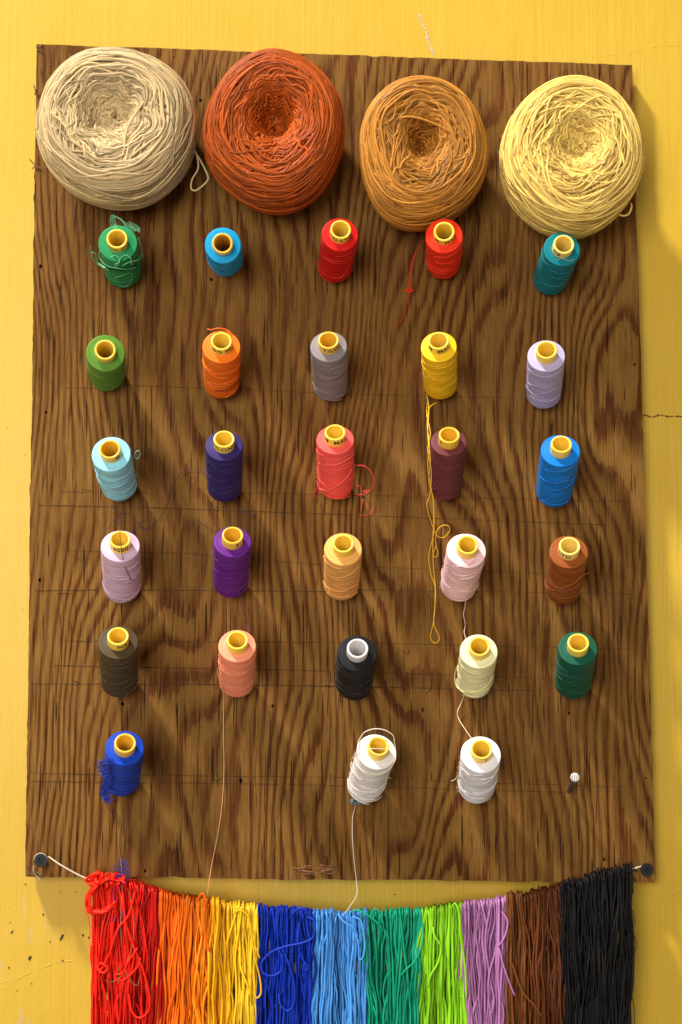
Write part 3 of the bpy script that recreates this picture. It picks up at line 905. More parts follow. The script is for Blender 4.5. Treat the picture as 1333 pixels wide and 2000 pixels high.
# loose threads of single spools ------------------------------------------------
def z5(X, Y): return 150 + X / 5.33, 400 + Y / 5.33
g = S["green"]
pale_g = thread_material("pale_green_thread", lin(120, 214, 160))
g.thread([('s', *z5(340, 690), .001), ('s', *z5(270, 655)), ('s', *z5(205, 600)), ('s', *z5(165, 560)), ('s', *z5(158, 510)), ('s', *z5(180, 495)), ('s', *z5(205, 530)), ('s', *z5(215, 590)), ('s', *z5(280, 640)), ('s', *z5(330, 680), .001)], 0.00038, pale_g)
g.thread([('s', *z5(300, 660), .001), ('s', *z5(215, 610)), ('s', *z5(170, 560)), ('s', *z5(150, 480)), ('s', *z5(145, 425))], 0.00034, pale_g)
g.thread([('s', *z5(360, 545), .001), ('s', *z5(400, 528), .0012), ('s', *z5(440, 550), .0016), ('s', *z5(445, 600), .0016), ('s', *z5(415, 640), .002), ('s', *z5(398, 622), .002), ('s', *z5(435, 600), .002), ('s', *z5(470, 545), .0015), ('s', *z5(520, 525), .0015),
          ('s', *z5(565, 560), .0015), ('s', *z5(577, 625), .0015), ('s', *z5(562, 590), .0018), ('s', *z5(610, 585), .0015), ('s', *z5(660, 545), .001), ('s', *z5(682, 490), .0008), ('s', *z5(662, 400)), ('s', *z5(645, 335))], 0.00042, pale_g)
g.thread([('s', *z5(580, 590), .001), ('s', *z5(640, 580), .001), ('s', *z5(692, 540)), ('s', *z5(680, 520)), ('s', *z5(630, 570), .001), ('s', *z5(540, 600), .001), ('s', *z5(470, 640), .001)], 0.00038, pale_g)
g.thread([('s', *z5(245, 480), .0008), ('s', *z5(235, 540), .0012), ('s', *z5(275, 600), .0012), ('s', *z5(330, 640), .001), ('s', *z5(420, 660), .001), ('s', *z5(520, 670), .001), ('s', *z5(620, 650), .001)], 0.0004, pale_g)
g.thread([('s', *z5(390, 760)), ('s', *z5(450, 745)), ('s', *z5(520, 720)), ('s', *z5(572, 715)), ('s', *z5(575, 780)), ('s', *z5(540, 835)), ('s', *z5(480, 850)), ('s', *z5(430, 815))], 0.00022, pale_g)
for dx in (0, 14, -16, 26):
    g.thread([('s', *z5(400 + dx, 250), .001), ('b', *z5(370 + dx, 170 - dx), .075), ('b', *z5(385 + dx, 115 + dx * .6), .073), ('b', *z5(440 + dx, 140 + dx * .4), .074), ('b', *z5(510, 200 + dx), .075), ('b', *z5(600, 255 + dx * .7), .074), ('b', *z5(655, 270 - dx), .072), ('b', *z5(640, 240 + dx), .072), ('b', *z5(540, 190 + dx), .074)], 0.00024, pale_g)
dk_g = thread_material("dark_green_thread", lin(16, 70, 46))
g.thread([('s', *z5(300, 640), .0006), ('s', *z5(400, 668), .0006), ('s', *z5(520, 665), .0006), ('s', *z5(640, 600), .0006)], 0.0006, dk_g)
g.thread([('s', *z5(300, 655), .0006), ('s', *z5(400, 680), .0006), ('s', *z5(520, 676), .0006), ('s', *z5(640, 625), .0006)], 0.0005, dk_g)

c = S["crimson"]
c.thread([('s', 686, 500), ('s', 682, 520), ('s', 673, 535), ('s', 662, 546)], 0.0003, thread_material("light_red", lin(235, 70, 50)))
c = S["scarlet"]
for dx in (0, 2.5):
    c.thread([('s', 836, 462), ('b', 826, 474, .030), ('b', 814, 490, .026), ('b', 806 + dx, 508, .023), ('b', 801 + dx, 535, .021), ('b', 799 + dx, 560, .0195), ('b', 798, 570, .0195)], 0.00022)
tangle((800, 567), 8, 5, 3, 0.00016, c.tmat, c.root, c.base, HB + .001, .002, "thread_knot", 3, 5)
c.thread([('b', 798, 570, .0195), ('b', 795, 590, .0195), ('b', 791, 610, .0195), ('b', 783, 627, .0193), ('b', 772, 641, .0192)], 0.0002)
c.wraps([(0.42, 0.45, -1.2, 1.1), (0.40, 0.41, -1.0, 1.3)], 0.0002)
c = S["teal"]
c.thread([('s', 1088, 508), ('s', 1100, 505), ('s', 1112, 510), ('s', 1122, 506)], 0.0002, thread_material("grey_lint", (0.55, 0.5, 0.42)))
c = S["orange"]
c.thread([('s', 452, 650), ('b', 440, 643, .082), ('b', 425, 641, .083), ('b', 412, 644, .08), ('b', 405, 642, .078)], 0.0004)
c.wraps([(0.27, 0.33, -0.4, 1.3)], 0.0005, thread_material("dark_line", lin(120, 45, 10)))
c = S["yellow"]
yt = [[(834, 770), (838, 800), (836, 850), (841, 900), (838, 940), (846, 970), (848, 1000), (848, 1040), (838, 1085), (842, 1120), (850, 1145), (850, 1180), (847, 1215), (842, 1238), (843, 1250), (851, 1256), (858, 1250), (857, 1240), (848, 1218), (850, 1180), (851, 1150), (847, 1105), (846, 1060), (847, 1030)],
      [(836, 780), (834, 810), (841, 845), (836, 880), (843, 920), (840, 966), (834, 985), (838, 1005), (847, 1032), (856, 1048), (868, 1049), (878, 1038), (877, 1028), (866, 1026), (855, 1035), (851, 1055), (852, 1066), (847, 1080), (850, 1088), (856, 1084), (855, 1075), (851, 1065)],
      [(858, 785), (846, 790), (838, 800), (835, 830), (839, 870), (836, 910), (842, 950), (847, 985), (847, 1030)]]
for pts in yt:
    ctrl = [('s', pts[0][0], pts[0][1])]
    for x, y in pts[1:]:
        h = 0.055 if y < 860 else (0.074 if y < 905 else (0.070 - (y - 905) / 110 * 0.035 if y < 1015 else max(0.0198, 0.034 - (y - 1015) / 70 * 0.014)))
        if y < 860: h = 0.045 + (y - 780) / 80 * 0.028
        ctrl.append(('b', x, y, h))
    c.thread(ctrl, 0.00034, thread_material("yellow_strand", lin(240, 190, 50)))
c = S["sky"]
c.thread([('s', 262, 893), ('s', 266, 883), ('s', 272, 880), ('s', 274, 888), ('s', 268, 896), ('s', 262, 890)], 0.00028)
c.thread([('s', 196, 915, .0012), ('s', 193, 930, .0012), ('s', 203, 945, .001), ('s', 215, 952, .001)], 0.00028)
c.thread([('s', 206, 950), ('s', 228, 952), ('s', 250, 940), ('s', 268, 925)], 0.00024)
c = S["navy"]
dkp = thread_material("dark_purple_thread", lin(74, 48, 72))
c.thread([('b', 404, 935), ('b', 398, 922), ('b', 380, 915), ('b', 360, 920), ('b', 344, 935), ('b', 334, 965), ('b', 322, 995), ('b', 304, 1020), ('b', 284, 1032), ('b', 268, 1020), ('b', 248, 1003), ('b', 232, 1006), ('b', 218, 1022), ('b', 210, 1036)], 0.00019, dkp)
c.thread([('b', 262, 1042), ('b', 276, 1020), ('b', 290, 1016), ('b', 302, 1028), ('b', 286, 1036), ('b', 272, 1026)], 0.00018, dkp)
c.thread([('s', 420, 975), ('b', 414, 986), ('b', 420, 992), ('b', 428, 984)], 0.0003, dkp)
c.thread([('s', 456, 975), ('b', 468, 990), ('b', 482, 1002), ('b', 500, 1008), ('b', 488, 1010), ('b', 470, 998)], 0.0003, dkp)
c.thread([('b', 380, 1013), ('b', 400, 1026), ('b', 425, 1042), ('b', 432, 1060)], 0.00022, dkp)
c = S["coral"]
def zc(X, Y): return 590 + X / 8.33, 800 + Y / 8.33
for k in (0, 8):
    c.thread([('s', *zc(845, 905 + k)), ('s', *zc(920, 905 + k)), ('s', *zc(1020, 915 + k)), ('s', *zc(1110, 990 + k)), ('s', *zc(1165 - k, 1120)), ('s', *zc(1130, 1290 - k)), ('s', *zc(1030, 1375)), ('s', *zc(920, 1388 - k)), ('s', *zc(835, 1375))], 0.00024)
c.thread([('s', *zc(870, 1240)), ('s', *zc(940, 1240)), ('s', *zc(970, 1300)), ('s', *zc(1040, 1350)), ('s', *zc(1090, 1330)), ('s', *zc(1010, 1330)), ('s', *zc(1005, 1420)), ('b', *zc(985, 1530), .021), ('b', *zc(960, 1650), .0195)], 0.00032)
c.thread([('b', *zc(920, 1710)), ('b', *zc(1070, 1715)), ('b', *zc(1140, 1650)), ('b', *zc(1180, 1570))], 0.00026)
c.thread([('s', *zc(270, 1240)), ('s', *zc(215, 1320)), ('s', *zc(195, 1410)), ('s', *zc(215, 1480)), ('s', *zc(260, 1440)), ('s', *zc(280, 1350)), ('s', *zc(265, 1250)), ('s', *zc(245, 1150))], 0.00034)
c.thread([('s', *zc(270, 1270)), ('s', *zc(370, 1315)), ('s', *zc(500, 1285)), ('s', *zc(640, 1190)), ('s', *zc(760, 1070)), ('s', *zc(820, 950))], 0.0003, thread_material("light_coral", lin(255, 130, 110)))
c.thread([('s', *zc(260, 870)), ('s', *zc(420, 905)), ('s', *zc(600, 885)), ('s', *zc(760, 800)), ('s', *zc(835, 730)), ('s', *zc(820, 670)), ('s', *zc(740, 665))], 0.0003, thread_material("light_coral", lin(255, 130, 110)))
c = S["lilac"]
c.thread([('b', 228, 985, .0195), ('b', 231, 1010, .05), ('b', 234, 1032, .094), ('b', 236, 1060, .096), ('s', 240, 1090, .0008), ('s', 248, 1115), ('s', 258, 1135)], 0.00026, dkp)
c = S["violet"]
c.thread([('s', 468, 1150), ('b', 472, 1180, .03), ('b', 480, 1205, .04), ('b', 486, 1225, .06), ('b', 488, 1245, .078), ('b', 482, 1280, .07)], 0.00026, thread_material("plum_thread", lin(120, 50, 110)))
c = S["pink"]
c.thread([('s', 930, 1072), ('s', 928, 1092), ('s', 912, 1104), ('s', 890, 1106), ('s', 870, 1100)], 0.0003)
c.thread([('s', 922, 1140), ('s', 913, 1160), ('b', 909, 1182, .030), ('b', 906, 1200, .026), ('b', 909, 1220, .03), ('b', 907, 1235, .04), ('b', 911, 1248, .062)], 0.0003)
c = S["brown"]
c.thread([('s', 1075, 1140), ('s', 1095, 1148), ('s', 1120, 1140), ('s', 1135, 1126), ('s', 1152, 1118)], 0.0003, thread_material("light_brown", lin(180, 105, 45)))
c.thread([('s', 1066, 1128), ('s', 1068, 1144), ('s', 1085, 1154), ('s', 1110, 1156)], 0.0003)
c = S["olive"]
c.thread([('s', 193, 1285, .002), ('s', 188, 1300, .002), ('s', 196, 1312, .001), ('s', 215, 1312), ('s', 250, 1300)], 0.00026)
c = S["peach"]
c.thread([('s', 430, 1298, .001), ('s', 425, 1310, .0018), ('s', 430, 1330, .0015), ('s', 436, 1350, .001), ('b', 437, 1385, .024), ('b', 437, 1440, .0205), ('b', 438, 1500, .0205), ('b', 435, 1560, .0205), ('b', 430, 1605, .0205), ('b', 422, 1650, .021), ('b', 412, 1700, .025), ('b', 404, 1757, .040)], 0.00034, thread_material("pale_peach", lin(240, 170, 120)))
c = S["black"]
c.thread([('s', 662, 1285), ('s', 656, 1300), ('s', 654, 1330), ('s', 660, 1350)], 0.00026)
c = S["cream"]
c.thread([('s', 898, 1290), ('s', 889, 1315, .001), ('s', 892, 1340, .0008), ('s', 910, 1352), ('s', 935, 1350), ('s', 955, 1335), ('s', 963, 1320)], 0.00034)
c.thread([('s', 908, 1352), ('b', 902, 1372, .024), ('b', 894, 1390, .021), ('b', 897, 1405, .021), ('b', 908, 1423, .03), ('b', 922, 1443, .075)], 0.00034)
c = S["royal"]
def zr(X, Y): return 160 + X / 8.33, 1400 + Y / 8.33
T = Tubes(5)
for _ in range(95):
    y0 = random.uniform(1478, 1548); ln = random.uniform(8, 34)
    top = math.exp(-((y0 + ln / 2 - 1500) / 16) ** 2) * 20 + math.exp(-((y0 + ln / 2 - 1545) / 16) ** 2) * 13
    e = 209 - (y0 - 1478) * 0.03
    o_ = e + 2 - top * random.uniform(0.25, 1.0)
    q = [(e + random.uniform(4, 14), y0), (o_ + random.uniform(-2, 2), y0 + ln * 0.25), (o_ + random.uniform(-2, 2), y0 + ln * 0.65), (e + random.uniform(4, 18), y0 + ln)]
    T.add(spline([c.on(x_, y_, random.uniform(0.0004, 0.0022)) - c.base for x_, y_ in q], 6), random.uniform(0.00018, 0.0003), None)
link("matted_thread", T.mesh("matted_thread"), c.tmat, c.root)
c.thread([('s', *zr(240, 850), .001), ('s', *zr(300, 920), .001), ('s', *zr(370, 985), .001), ('s', *zr(430, 1010), .001)], 0.00022, thread_material("pale_blue_lint", lin(150, 170, 220)))
c.thread([('s', *zr(350, 1170), .001), ('s', *zr(420, 1190), .001), ('s', *zr(490, 1205), .001), ('s', *zr(560, 1260), .001)], 0.0003, thread_material("bright_blue", lin(60, 110, 230)))
c = S["ivory"]
def zw(X, Y): return 650 + X / 3.81, 1400 + Y / 3.81
wt = thread_material("white_thread", lin(232, 222, 206))
c.thread([('s', *zw(140, 320), .001), ('s', *zw(180, 250), .001), ('s', *zw(195, 180), .001), ('b', *zw(235, 118), .088), ('b', *zw(310, 90), .09), ('b', *zw(390, 100), .09), ('b', *zw(450, 140), .088), ('b', *zw(460, 190), .085), ('s', *zw(470, 260), .001), ('s', *zw(462, 330), .001), ('s', *zw(410, 400), .001), ('s', *zw(330, 432), .001), ('s', *zw(260, 418), .001), ('s', *zw(205, 350), .001), ('s', *zw(190, 260), .001)], 0.0004, wt)
c.thread([('s', *zw(140, 330), .001), ('s', *zw(140, 390), .001), ('s', *zw(190, 450), .001), ('s', *zw(220, 470), .001)], 0.0003, wt)
c.thread([('b', *zw(262, 238), .0985), ('b', *zw(330, 237), .1), ('b', *zw(400, 240), .098)], 0.0003, wt)
c.thread([('s', *zw(395, 470)), ('s', *zw(415, 450)), ('s', *zw(437, 462))], 0.0003, wt)
gry = thread_material("grey_teal_thread", lin(118, 152, 156))
tangle(zw(175, 630), 12, 7, 5, 0.0003, gry, c.root, c.base, .022, .01, "thread_knot", 3, 8)
c.thread([('b', *zw(172, 640), .026), ('b', *zw(158, 710), .0215), ('b', *zw(148, 770), .0205), ('b', 689, 1640, .0205), ('b', 693, 1690, .0205), ('b', 697, 1725, .022), ('b', 697, 1748, .03), ('b', 684, 1770, .038), ('b', 672, 1786, .042)], 0.00024, wt)
c = S["white"]
c.thread([('s', *zw(950, 370), .001), ('s', *zw(1010, 430), .001), ('s', *zw(1060, 480), .001), ('s', *zw(1115, 500), .001), ('s', *zw(1180, 465), .001), ('s', *zw(1235, 380), .001)], 0.00034, wt)
c.thread([('s', *zw(945, 425), .001), ('s', *zw(925, 450), .001), ('s', *zw(905, 470), .001), ('s', *zw(880, 480), .001)], 0.0003, wt)

# ------------------------------------------------------------------ bare nail
steel = plain("bare_nail_steel", (0.55, 0.53, 0.50), 0.35, Metallic=1.0)
dull = plain("dull_nail_steel", (0.16, 0.15, 0.14), 0.45, Metallic=0.8)
nb = P(1112, 1545, HB); 
d = ray(1123.5, 1518); Ln = 0.045
oc = CAM - nb; b_ = oc.dot(d); tt_ = -b_ - math.sqrt(max(0, b_ * b_ - (oc.dot(oc) - Ln ** 2)))
ntip = CAM + d * tt_
nax = (ntip - nb).normalized()
root = empty("nail", nb, "bare steel nail with no spool at the board's lower right", "nail")
qn = nax.to_track_quat('Z', 'Y')
sh = link("shank", lathe([(0.0, -0.006), (0.0019, -0.005), (0.0019, Ln - 0.001), (0.0, Ln - 0.0009)], 16, "shank"), dull, root)
hd_prof = [(0.0, Ln - 0.0012), (0.0030, Ln - 0.0012), (0.0038, Ln - 0.0008), (0.0040, Ln - 0.0002), (0.0038, Ln + 0.0002), (0.0024, Ln + 0.0003), (0.0, Ln + 0.0003)]
M = Mat("ridged_nail_head"); o_ = M.obj(); sp_ = M.n('ShaderNodeSeparateXYZ'); M.l(o_, sp_.inputs[0])
wv = M.math('SINE', M.math('MULTIPLY', sp_.outputs[0], 4200.0))
M.set(Base_Color=M.mix(M.mapr(wv, -0.2, 0.4, 0, 1), (0.30, 0.27, 0.23), (0.85, 0.82, 0.76)), Metallic=0.6, Roughness=0.4); M.bump(wv, 0.5, 0.0003)
hd = link("head", lathe(hd_prof, 24, "head"), M.m, root)
for o in (sh, hd):
    o.rotation_mode = 'QUATERNION'; o.rotation_quaternion = qn

# ------------------------------------------------------------------ screws holding the cord
blackm = plain("black_screw_finish", (0.010, 0.010, 0.011), 0.5, Specular_IOR_Level=0.3)
def screw(px, py, label, ang):
    top = 0.0125
    c = P(px, py, HB + top); b = Vector((c.x, -HB, c.z))
    root = empty("wood_screw", b, label, "screw", "black screws holding the cord")
    # head with a real cross recess
    bm = bmesh.new()
    bmesh.ops.create_cone(bm, cap_ends=True, segments=32, radius1=0.0026, radius2=0.0057, depth=0.0030, matrix=Matrix.Translation((0, 0, -0.0015)))
    m1 = bpy.data.meshes.new("head"); bm.to_mesh(m1); bm.free()
    bm = bmesh.new()
    for r in (0, math.pi / 2):
        bmesh.ops.create_cube(bm, size=1, matrix=Matrix.Rotation(ang + r, 4, 'Z') @ Matrix.Translation((0, 0, 0)) @ Matrix.Diagonal((0.0062, 0.0014 + 0.00001 * r, 0.0036 + 0.0001 * r, 1)))
    m2 = bpy.data.meshes.new("x"); bm.to_mesh(m2); bm.free()
    a, k = bpy.data.objects.new("tmp_a", m1), bpy.data.objects.new("tmp_b", m2)
    COL.objects.link(a); COL.objects.link(k)
    md = a.modifiers.new("b", 'BOOLEAN'); md.object = k; md.operation = 'DIFFERENCE'; md.solver = 'EXACT'; md.use_self = True
    dg = bpy.context.evaluated_depsgraph_get(); dg.update()
    m3 = bpy.data.meshes.new_from_object(a.evaluated_get(dg)); m3.name = "head"
    bpy.data.objects.remove(a); bpy.data.objects.remove(k)
    h = link("head", m3, blackm, root, (0, -top, 0)); h.rotation_euler = (math.pi / 2, 0, 0)
    prof = [(0.0, -0.004), (0.002, -0.004)]
    for i in range(12):
        z = -0.003 + i * 0.0011
        prof += [(0.0018, z), (0.0025, z + 0.00045)]
    prof += [(0.002, top - 0.0025), (0.0, top - 0.0022)]
    s = link("shank", lathe(prof, 16, "shank"), blackm, root); s.rotation_euler = (math.pi / 2, 0, 0)
    return root
screw(80, 1681, "black cross head screw at the board's lower left corner", 0.5)
screw(1264, 1699, "black cross head screw at the board's lower right corner", 0.15)

# ------------------------------------------------------------------ cord and floss
HS = 0.030            # cord height above the wall
cord_ctrl = [(94, 1672), (120, 1690), (165, 1714), (200, 1722), (260, 1735), (320, 1752), (420, 1768), (500, 1781), (620, 1790), (710, 1791), (820, 1787), (905, 1775), (990, 1762), (1095, 1738), (1160, 1717), (1225, 1702), (1246, 1694), (1258, 1692)]
cord_pts = spline([P(a, b, HS - (0.003 if i in (0, 17) else 0)) for i, (a, b) in enumerate(cord_ctrl)], 8)
T = Tubes(7)
T.add(cord_pts, 0.0007, 0.5)
for (sx, sy, dr) in ((80, 1681, 1), (1264, 1699, -1)):
    rr = 12.5 if dr > 0 else 8
    loop = [P(sx + rr * math.cos(a), sy - 2 + rr * math.sin(a), HS - 0.004 + 0.0006 * math.sin(a * 2)) for a in np.linspace(-0.6, 5.8, 14)]
    T.add(spline(loop, 5), 0.0004, 0.5)
T.add(spline([P(a, b, HB + h) for a, b, h in [(66, 1690, .009), (66, 1703, .005), (73, 1712, .002), (80, 1720, .001)]], 6), 0.0005, 0.4)
cord_mat = yarn_material("cord_cotton", lin(214, 200, 180), 0.0025, 0.35, 0.7, 0.2)
cord = link("hanging_cord", T.mesh("hanging_cord", P(80, 1681, HS)), cord_mat, None, P(80, 1681, HS))
tag(cord, "thin white cord strung between the two black screws, carrying the floss", "cord")
cx = np.array([c[0] for c in cord_ctrl]); cy = np.array([c[1] for c in cord_ctrl])
def cord_y(x): return float(np.interp(x, cx, cy))

def floss(label, color, top, bot, seed, rad=0.00092, layers=3.8, loops=(), spread=1.0, var=0.42, colors=None, extra=None, rough=0.45):
    random.seed(seed); rng = np.random.default_rng(seed)
    x0, x1 = top; b0, b1 = bot
    origin = P((x0 + x1) / 2, cord_y((x0 + x1) / 2), HS)
    root = empty("floss_bundle", origin, label, "embroidery floss", "embroidery floss bundles on the cord")
    mats = [yarn_material("floss_" + label.split()[0], c, 0.006, 0.16, rough, var, 0.0, 0.24) for c in (colors or [color])]
    Ts = [Tubes(6) for _ in mats]
    n = int((x1 - x0) / 4.4 * layers * 1.35)
    yend = 2200
    m = 34
    v = np.linspace(0, 1, m)
    nc = max(4, int((x1 - x0) / 15))
    clump = [dict(d=rng.normal(0, 7.5) * spread, s=wob(v * 6.28, rng.uniform(3, 7) * spread, 1.4), h=rng.uniform(0, 1), hw=wob(v * 6.28, 0.0026, 1.3)) for _ in range(nc * 3)]
    for i in range(n):
        u = (i + rng.uniform(0, 1)) / n
        u = float(np.clip(u + rng.normal(0, 0.02), 0.0, 1.0))
        ci = min(nc - 1, int(u * nc)) + nc * int(rng.integers(0, 3))
        cl = clump[ci]
        layer = float(np.clip(cl['h'] * 0.7 + rng.uniform(0, 0.3), 0, 1))
        tx = x0 + (x1 - x0) * u
        ty = cord_y(tx) - 3 - 9.0 * layer - 4.0 * cl['h'] * rng.uniform(0.5, 1) + rng.normal(0, 1.8)
        ub = float(np.clip(u + (rng.normal(0, 0.22) if rng.random() < 0.2 else rng.normal(0, 0.03)) * spread, 0.0, 1.0))
        bx = b0 + (b1 - b0) * ub
        hf = HS + 0.001 + layer * 0.017
        y = ty + 4 + (yend - ty) * v
        ramp_ = np.minimum(1, v * 6)
        x = tx + (bx - tx) * (1 - (1 - v) ** 2.2) * 0.95 + (cl['d'] * np.sin(v * 2.6) + cl['s']) * ramp_ * 0.8 + wob(v * 6.28, rng.uniform(0.8, 2.6), 2.4) * ramp_
        if rng.random() < 0.12:                       # strands that wander across the front
            x = x + wob(v * 6.28, rng.uniform(6, 15) * spread, 1.3) * ramp_
            layer = 1.0; hf = HS + 0.013
        x = np.clip(x, np.minimum(x0, b0) - 6, np.maximum(x1, b1) + 5)
        h = hf + (cl['hw'] + wob(v * 6.28, 0.0012, 1.8)) * np.minimum(1, v * 4) - 0.004 * v
        front = [P(a, b, c) for a, b, c in zip(x, y, np.maximum(h, 0.006))]
        back = [P(tx + rng.normal(0, 2), ty + 60, HS - 0.012 - 0.004 * layer), P(tx, ty + 22, HS - 0.008 - 0.004 * layer), P(tx, ty + 5, HS - 0.004), P(tx, ty - 1.5, HS)]
        pts = spline([p - origin for p in back + front], 2)
        k = 0 if len(Ts) == 1 else int(np.clip(np.floor(u * len(Ts) + rng.normal(0, 0.12)), 0, len(Ts) - 1))
        Ts[k].add(pts, rad * rng.uniform(0.75, 1.2), None, flat=0.7)
    # hidden rear fall of the strands, down the wall side
    for t_, m_ in zip(Ts, mats):
        if t_.n:
            link("strands", t_.mesh("strands"), m_, root)
    for name, ctrl, r in loops:
        E = Tubes(7)
        E.add(spline([P(a, b, HS + h + 0.006) - origin for a, b, h in ctrl], 9), r * 0.64, 0.75, flat=0.8)
        link(name, E.mesh(name), mats[0], root)
    return root, mats, origin

red_root, red_m, red_o = floss("bright red floss with a frayed knot, at the cord's left end", None, (184, 322), (182, 305), 1, colors=[lin(240, 34, 10), lin(226, 26, 8), lin(184, 14, 6)], layers=3.8, spread=1.7,
    loops=[("stray_loop", [(240, 1740, .012), (246, 1800, .013), (262, 1850, .014), (280, 1895, .014), (292, 1945, .014), (290, 1975, .014), (272, 1988, .014), (258, 1975, .013), (252, 1940, .012)], 0.0014),
           ("stray_loop", [(265, 1740, .013), (250, 1790, .015), (230, 1815, .016), (215, 1860, .015), (200, 1890, .014), (194, 1895, .014)], 0.0015),
           ("stray_loop", [(270, 1850, .015), (250, 1880, .016), (240, 1900, .016), (225, 1905, .016), (240, 1915, .016), (268, 1890, .015), (275, 1870, .014)], 0.0013),
           ("stray_loop", [(192, 1885, .013), (200, 1882, .015), (210, 1890, .015), (204, 1900, .015), (194, 1896, .014), (190, 1886, .013)], 0.0018),
           ("loose_end", [(172, 1785, .004), (176, 1810, .004), (176, 1840, .003), (178, 1862, .003)], 0.0006),
           ("loose_end", [(182, 1785, .004), (183, 1815, .004), (182, 1845, .003), (185, 1870, .003)], 0.0006)])
# frayed knot of floss at the left end
E = Tubes(7)
for r in range(9):
    j = lambda s=4: random.uniform(-s, s)
    E.add(spline([P(a + j(), b + j(), HS + h + 0.005 + random.uniform(0, .006)) - red_o for a, b, h in
                  [(232, 1722, .004), (205, 1718, .006), (182, 1735, .008), (172, 1755, .008), (176, 1776, .008), (192, 1782, .008), (212, 1776, .008), (224, 1766, .008), (228, 1790, .006)]], 7), 0.0013, None)
for r in range(16):
    a0 = random.uniform(0, 6.28)
    cxy = (random.uniform(178, 240), random.uniform(1712, 1730))
    E.add(spline([P(cxy[0] + 13 * math.cos(a0 + k * 1.1) * random.uniform(.5, 1.2), cxy[1] + 9 * math.sin(a0 + k * 1.1) * random.uniform(.5, 1.2), HS + .008 + random.uniform(0, .012)) - red_o for k in range(6)], 6), 0.0012, None)
for r in range(40):
    a0 = random.uniform(0, 6.28); bx_, by_ = random.choice([(170, 1722), (185, 1714), (220, 1712), (176, 1780), (190, 1784)])
    E.add(spline([P(bx_ + random.uniform(-6, 6), by_ + random.uniform(-4, 4), HS + .008), P(bx_ + 8 * math.cos(a0), by_ + 6 * math.sin(a0), HS + .009), P(bx_ + 15 * math.cos(a0 + .4), by_ + 10 * math.sin(a0 + .4), HS + .008)] , 4) if False else
          spline([P(bx_ + random.uniform(-6, 6), by_ + random.uniform(-4, 4), HS + .008) - red_o, P(bx_ + 8 * math.cos(a0), by_ + 6 * math.sin(a0), HS + .009) - red_o, P(bx_ + 13 * math.cos(a0 + .4), by_ + 9 * math.sin(a0 + .4), HS + .008) - red_o], 4), 0.00035, None)
link("frayed_knot", E.mesh("frayed_knot"), red_m[0], red_root)

floss("orange floss shading from red orange to light orange", None, (310, 425), (300, 418), 2, colors=[lin(255, 100, 6), lin(255, 118, 10), lin(255, 138, 16)], layers=3.8,
      loops=[("stray_loop", [(385, 1760, .012), (395, 1745, .014), (402, 1760, .014), (398, 1790, .014), (402, 1830, .014), (410, 1860, .013)], 0.0014)])
floss("golden yellow floss beside the dark blue floss", None, (415, 503), (414, 500), 3, colors=[lin(252, 176, 20), lin(252, 190, 26), lin(250, 200, 40)], layers=3.8,
      loops=[("stray_loop", [(455, 1785, .012), (470, 1778, .014), (486, 1792, .014), (492, 1830, .014), (498, 1870, .014), (508, 1910, .013), (510, 1940, .013), (500, 1948, .013), (498, 1920, .013), (495, 1890, .012)], 0.0011),
             ("loose_end", [(495, 1840, .013), (503, 1858, .014), (508, 1872, .014)], 0.0008)])
floss("dark royal blue floss with large loose loops", lin(8, 48, 170), (508, 616), (504, 606), 4, layers=3.8, spread=1.2,
      loops=[("stray_loop", [(600, 1790, .014), (614, 1800, .016), (612, 1830, .016), (590, 1842, .017), (560, 1848, .017), (530, 1860, .017), (512, 1880, .017), (514, 1900, .017), (532, 1906, .017), (550, 1895, .016), (552, 1870, .016), (540, 1850, .014)], 0.0014),
             ("stray_loop", [(585, 1800, .014), (582, 1840, .016), (590, 1870, .016), (602, 1890, .016), (596, 1896, .015)], 0.0014),
             ("stray_loop", [(550, 1850, .014), (565, 1885, .016), (575, 1920, .016), (574, 1960, .016), (562, 1974, .016), (548, 1962, .015), (545, 1940, .013)], 0.0013),
             ("stray_loop", [(507, 1790, .008), (505, 1775, .010), (508, 1765, .010), (506, 1790, .006)], 0.0014),
             ("stray_loop", [(570, 1786, .013), (585, 1774, .014), (600, 1780, .014), (606, 1800, .013)], 0.0014)])
floss("sky blue floss between dark blue and teal floss", lin(76, 150, 224), (612, 716), (610, 726), 5, layers=3.8,
      loops=[("stray_loop", [(690, 1790, .014), (706, 1800, .015), (713, 1840, .015), (710, 1868, .015), (702, 1872, .014), (700, 1840, .014), (690, 1815, .013)], 0.0012),
             ("stray_loop", [(660, 1785, .013), (672, 1800, .015), (690, 1812, .015), (700, 1830, .014)], 0.0013)])
floss("teal green floss between sky blue and lime floss", lin(10, 150, 112), (704, 826), (722, 812), 6, layers=3.8,
      loops=[("stray_loop", [(826, 1800, .012), (826, 1840, .014), (812, 1875, .015), (792, 1895, .015), (784, 1905, .014)], 0.0012),
             ("stray_loop", [(684, 1782, .009), (700, 1778, .012), (716, 1786, .014), (735, 1800, .014), (746, 1815, .013)], 0.0013),
             ("stray_loop", [(726, 1790, .012), (733, 1775, .013), (742, 1785, .013), (750, 1805, .013)], 0.0013)])
floss("lime green floss beside the mauve floss", lin(140, 206, 32), (824, 906), (812, 914), 7, layers=3.8,
      loops=[("stray_loop", [(846, 1810, .013), (850, 1830, .015), (862, 1850, .015), (856, 1880, .015), (842, 1905, .015), (836, 1930, .013)], 0.0014),
             ("stray_loop", [(880, 1775, .012), (890, 1765, .014), (898, 1790, .015), (900, 1830, .015), (908, 1880, .014), (912, 1950, .013)], 0.0014)])
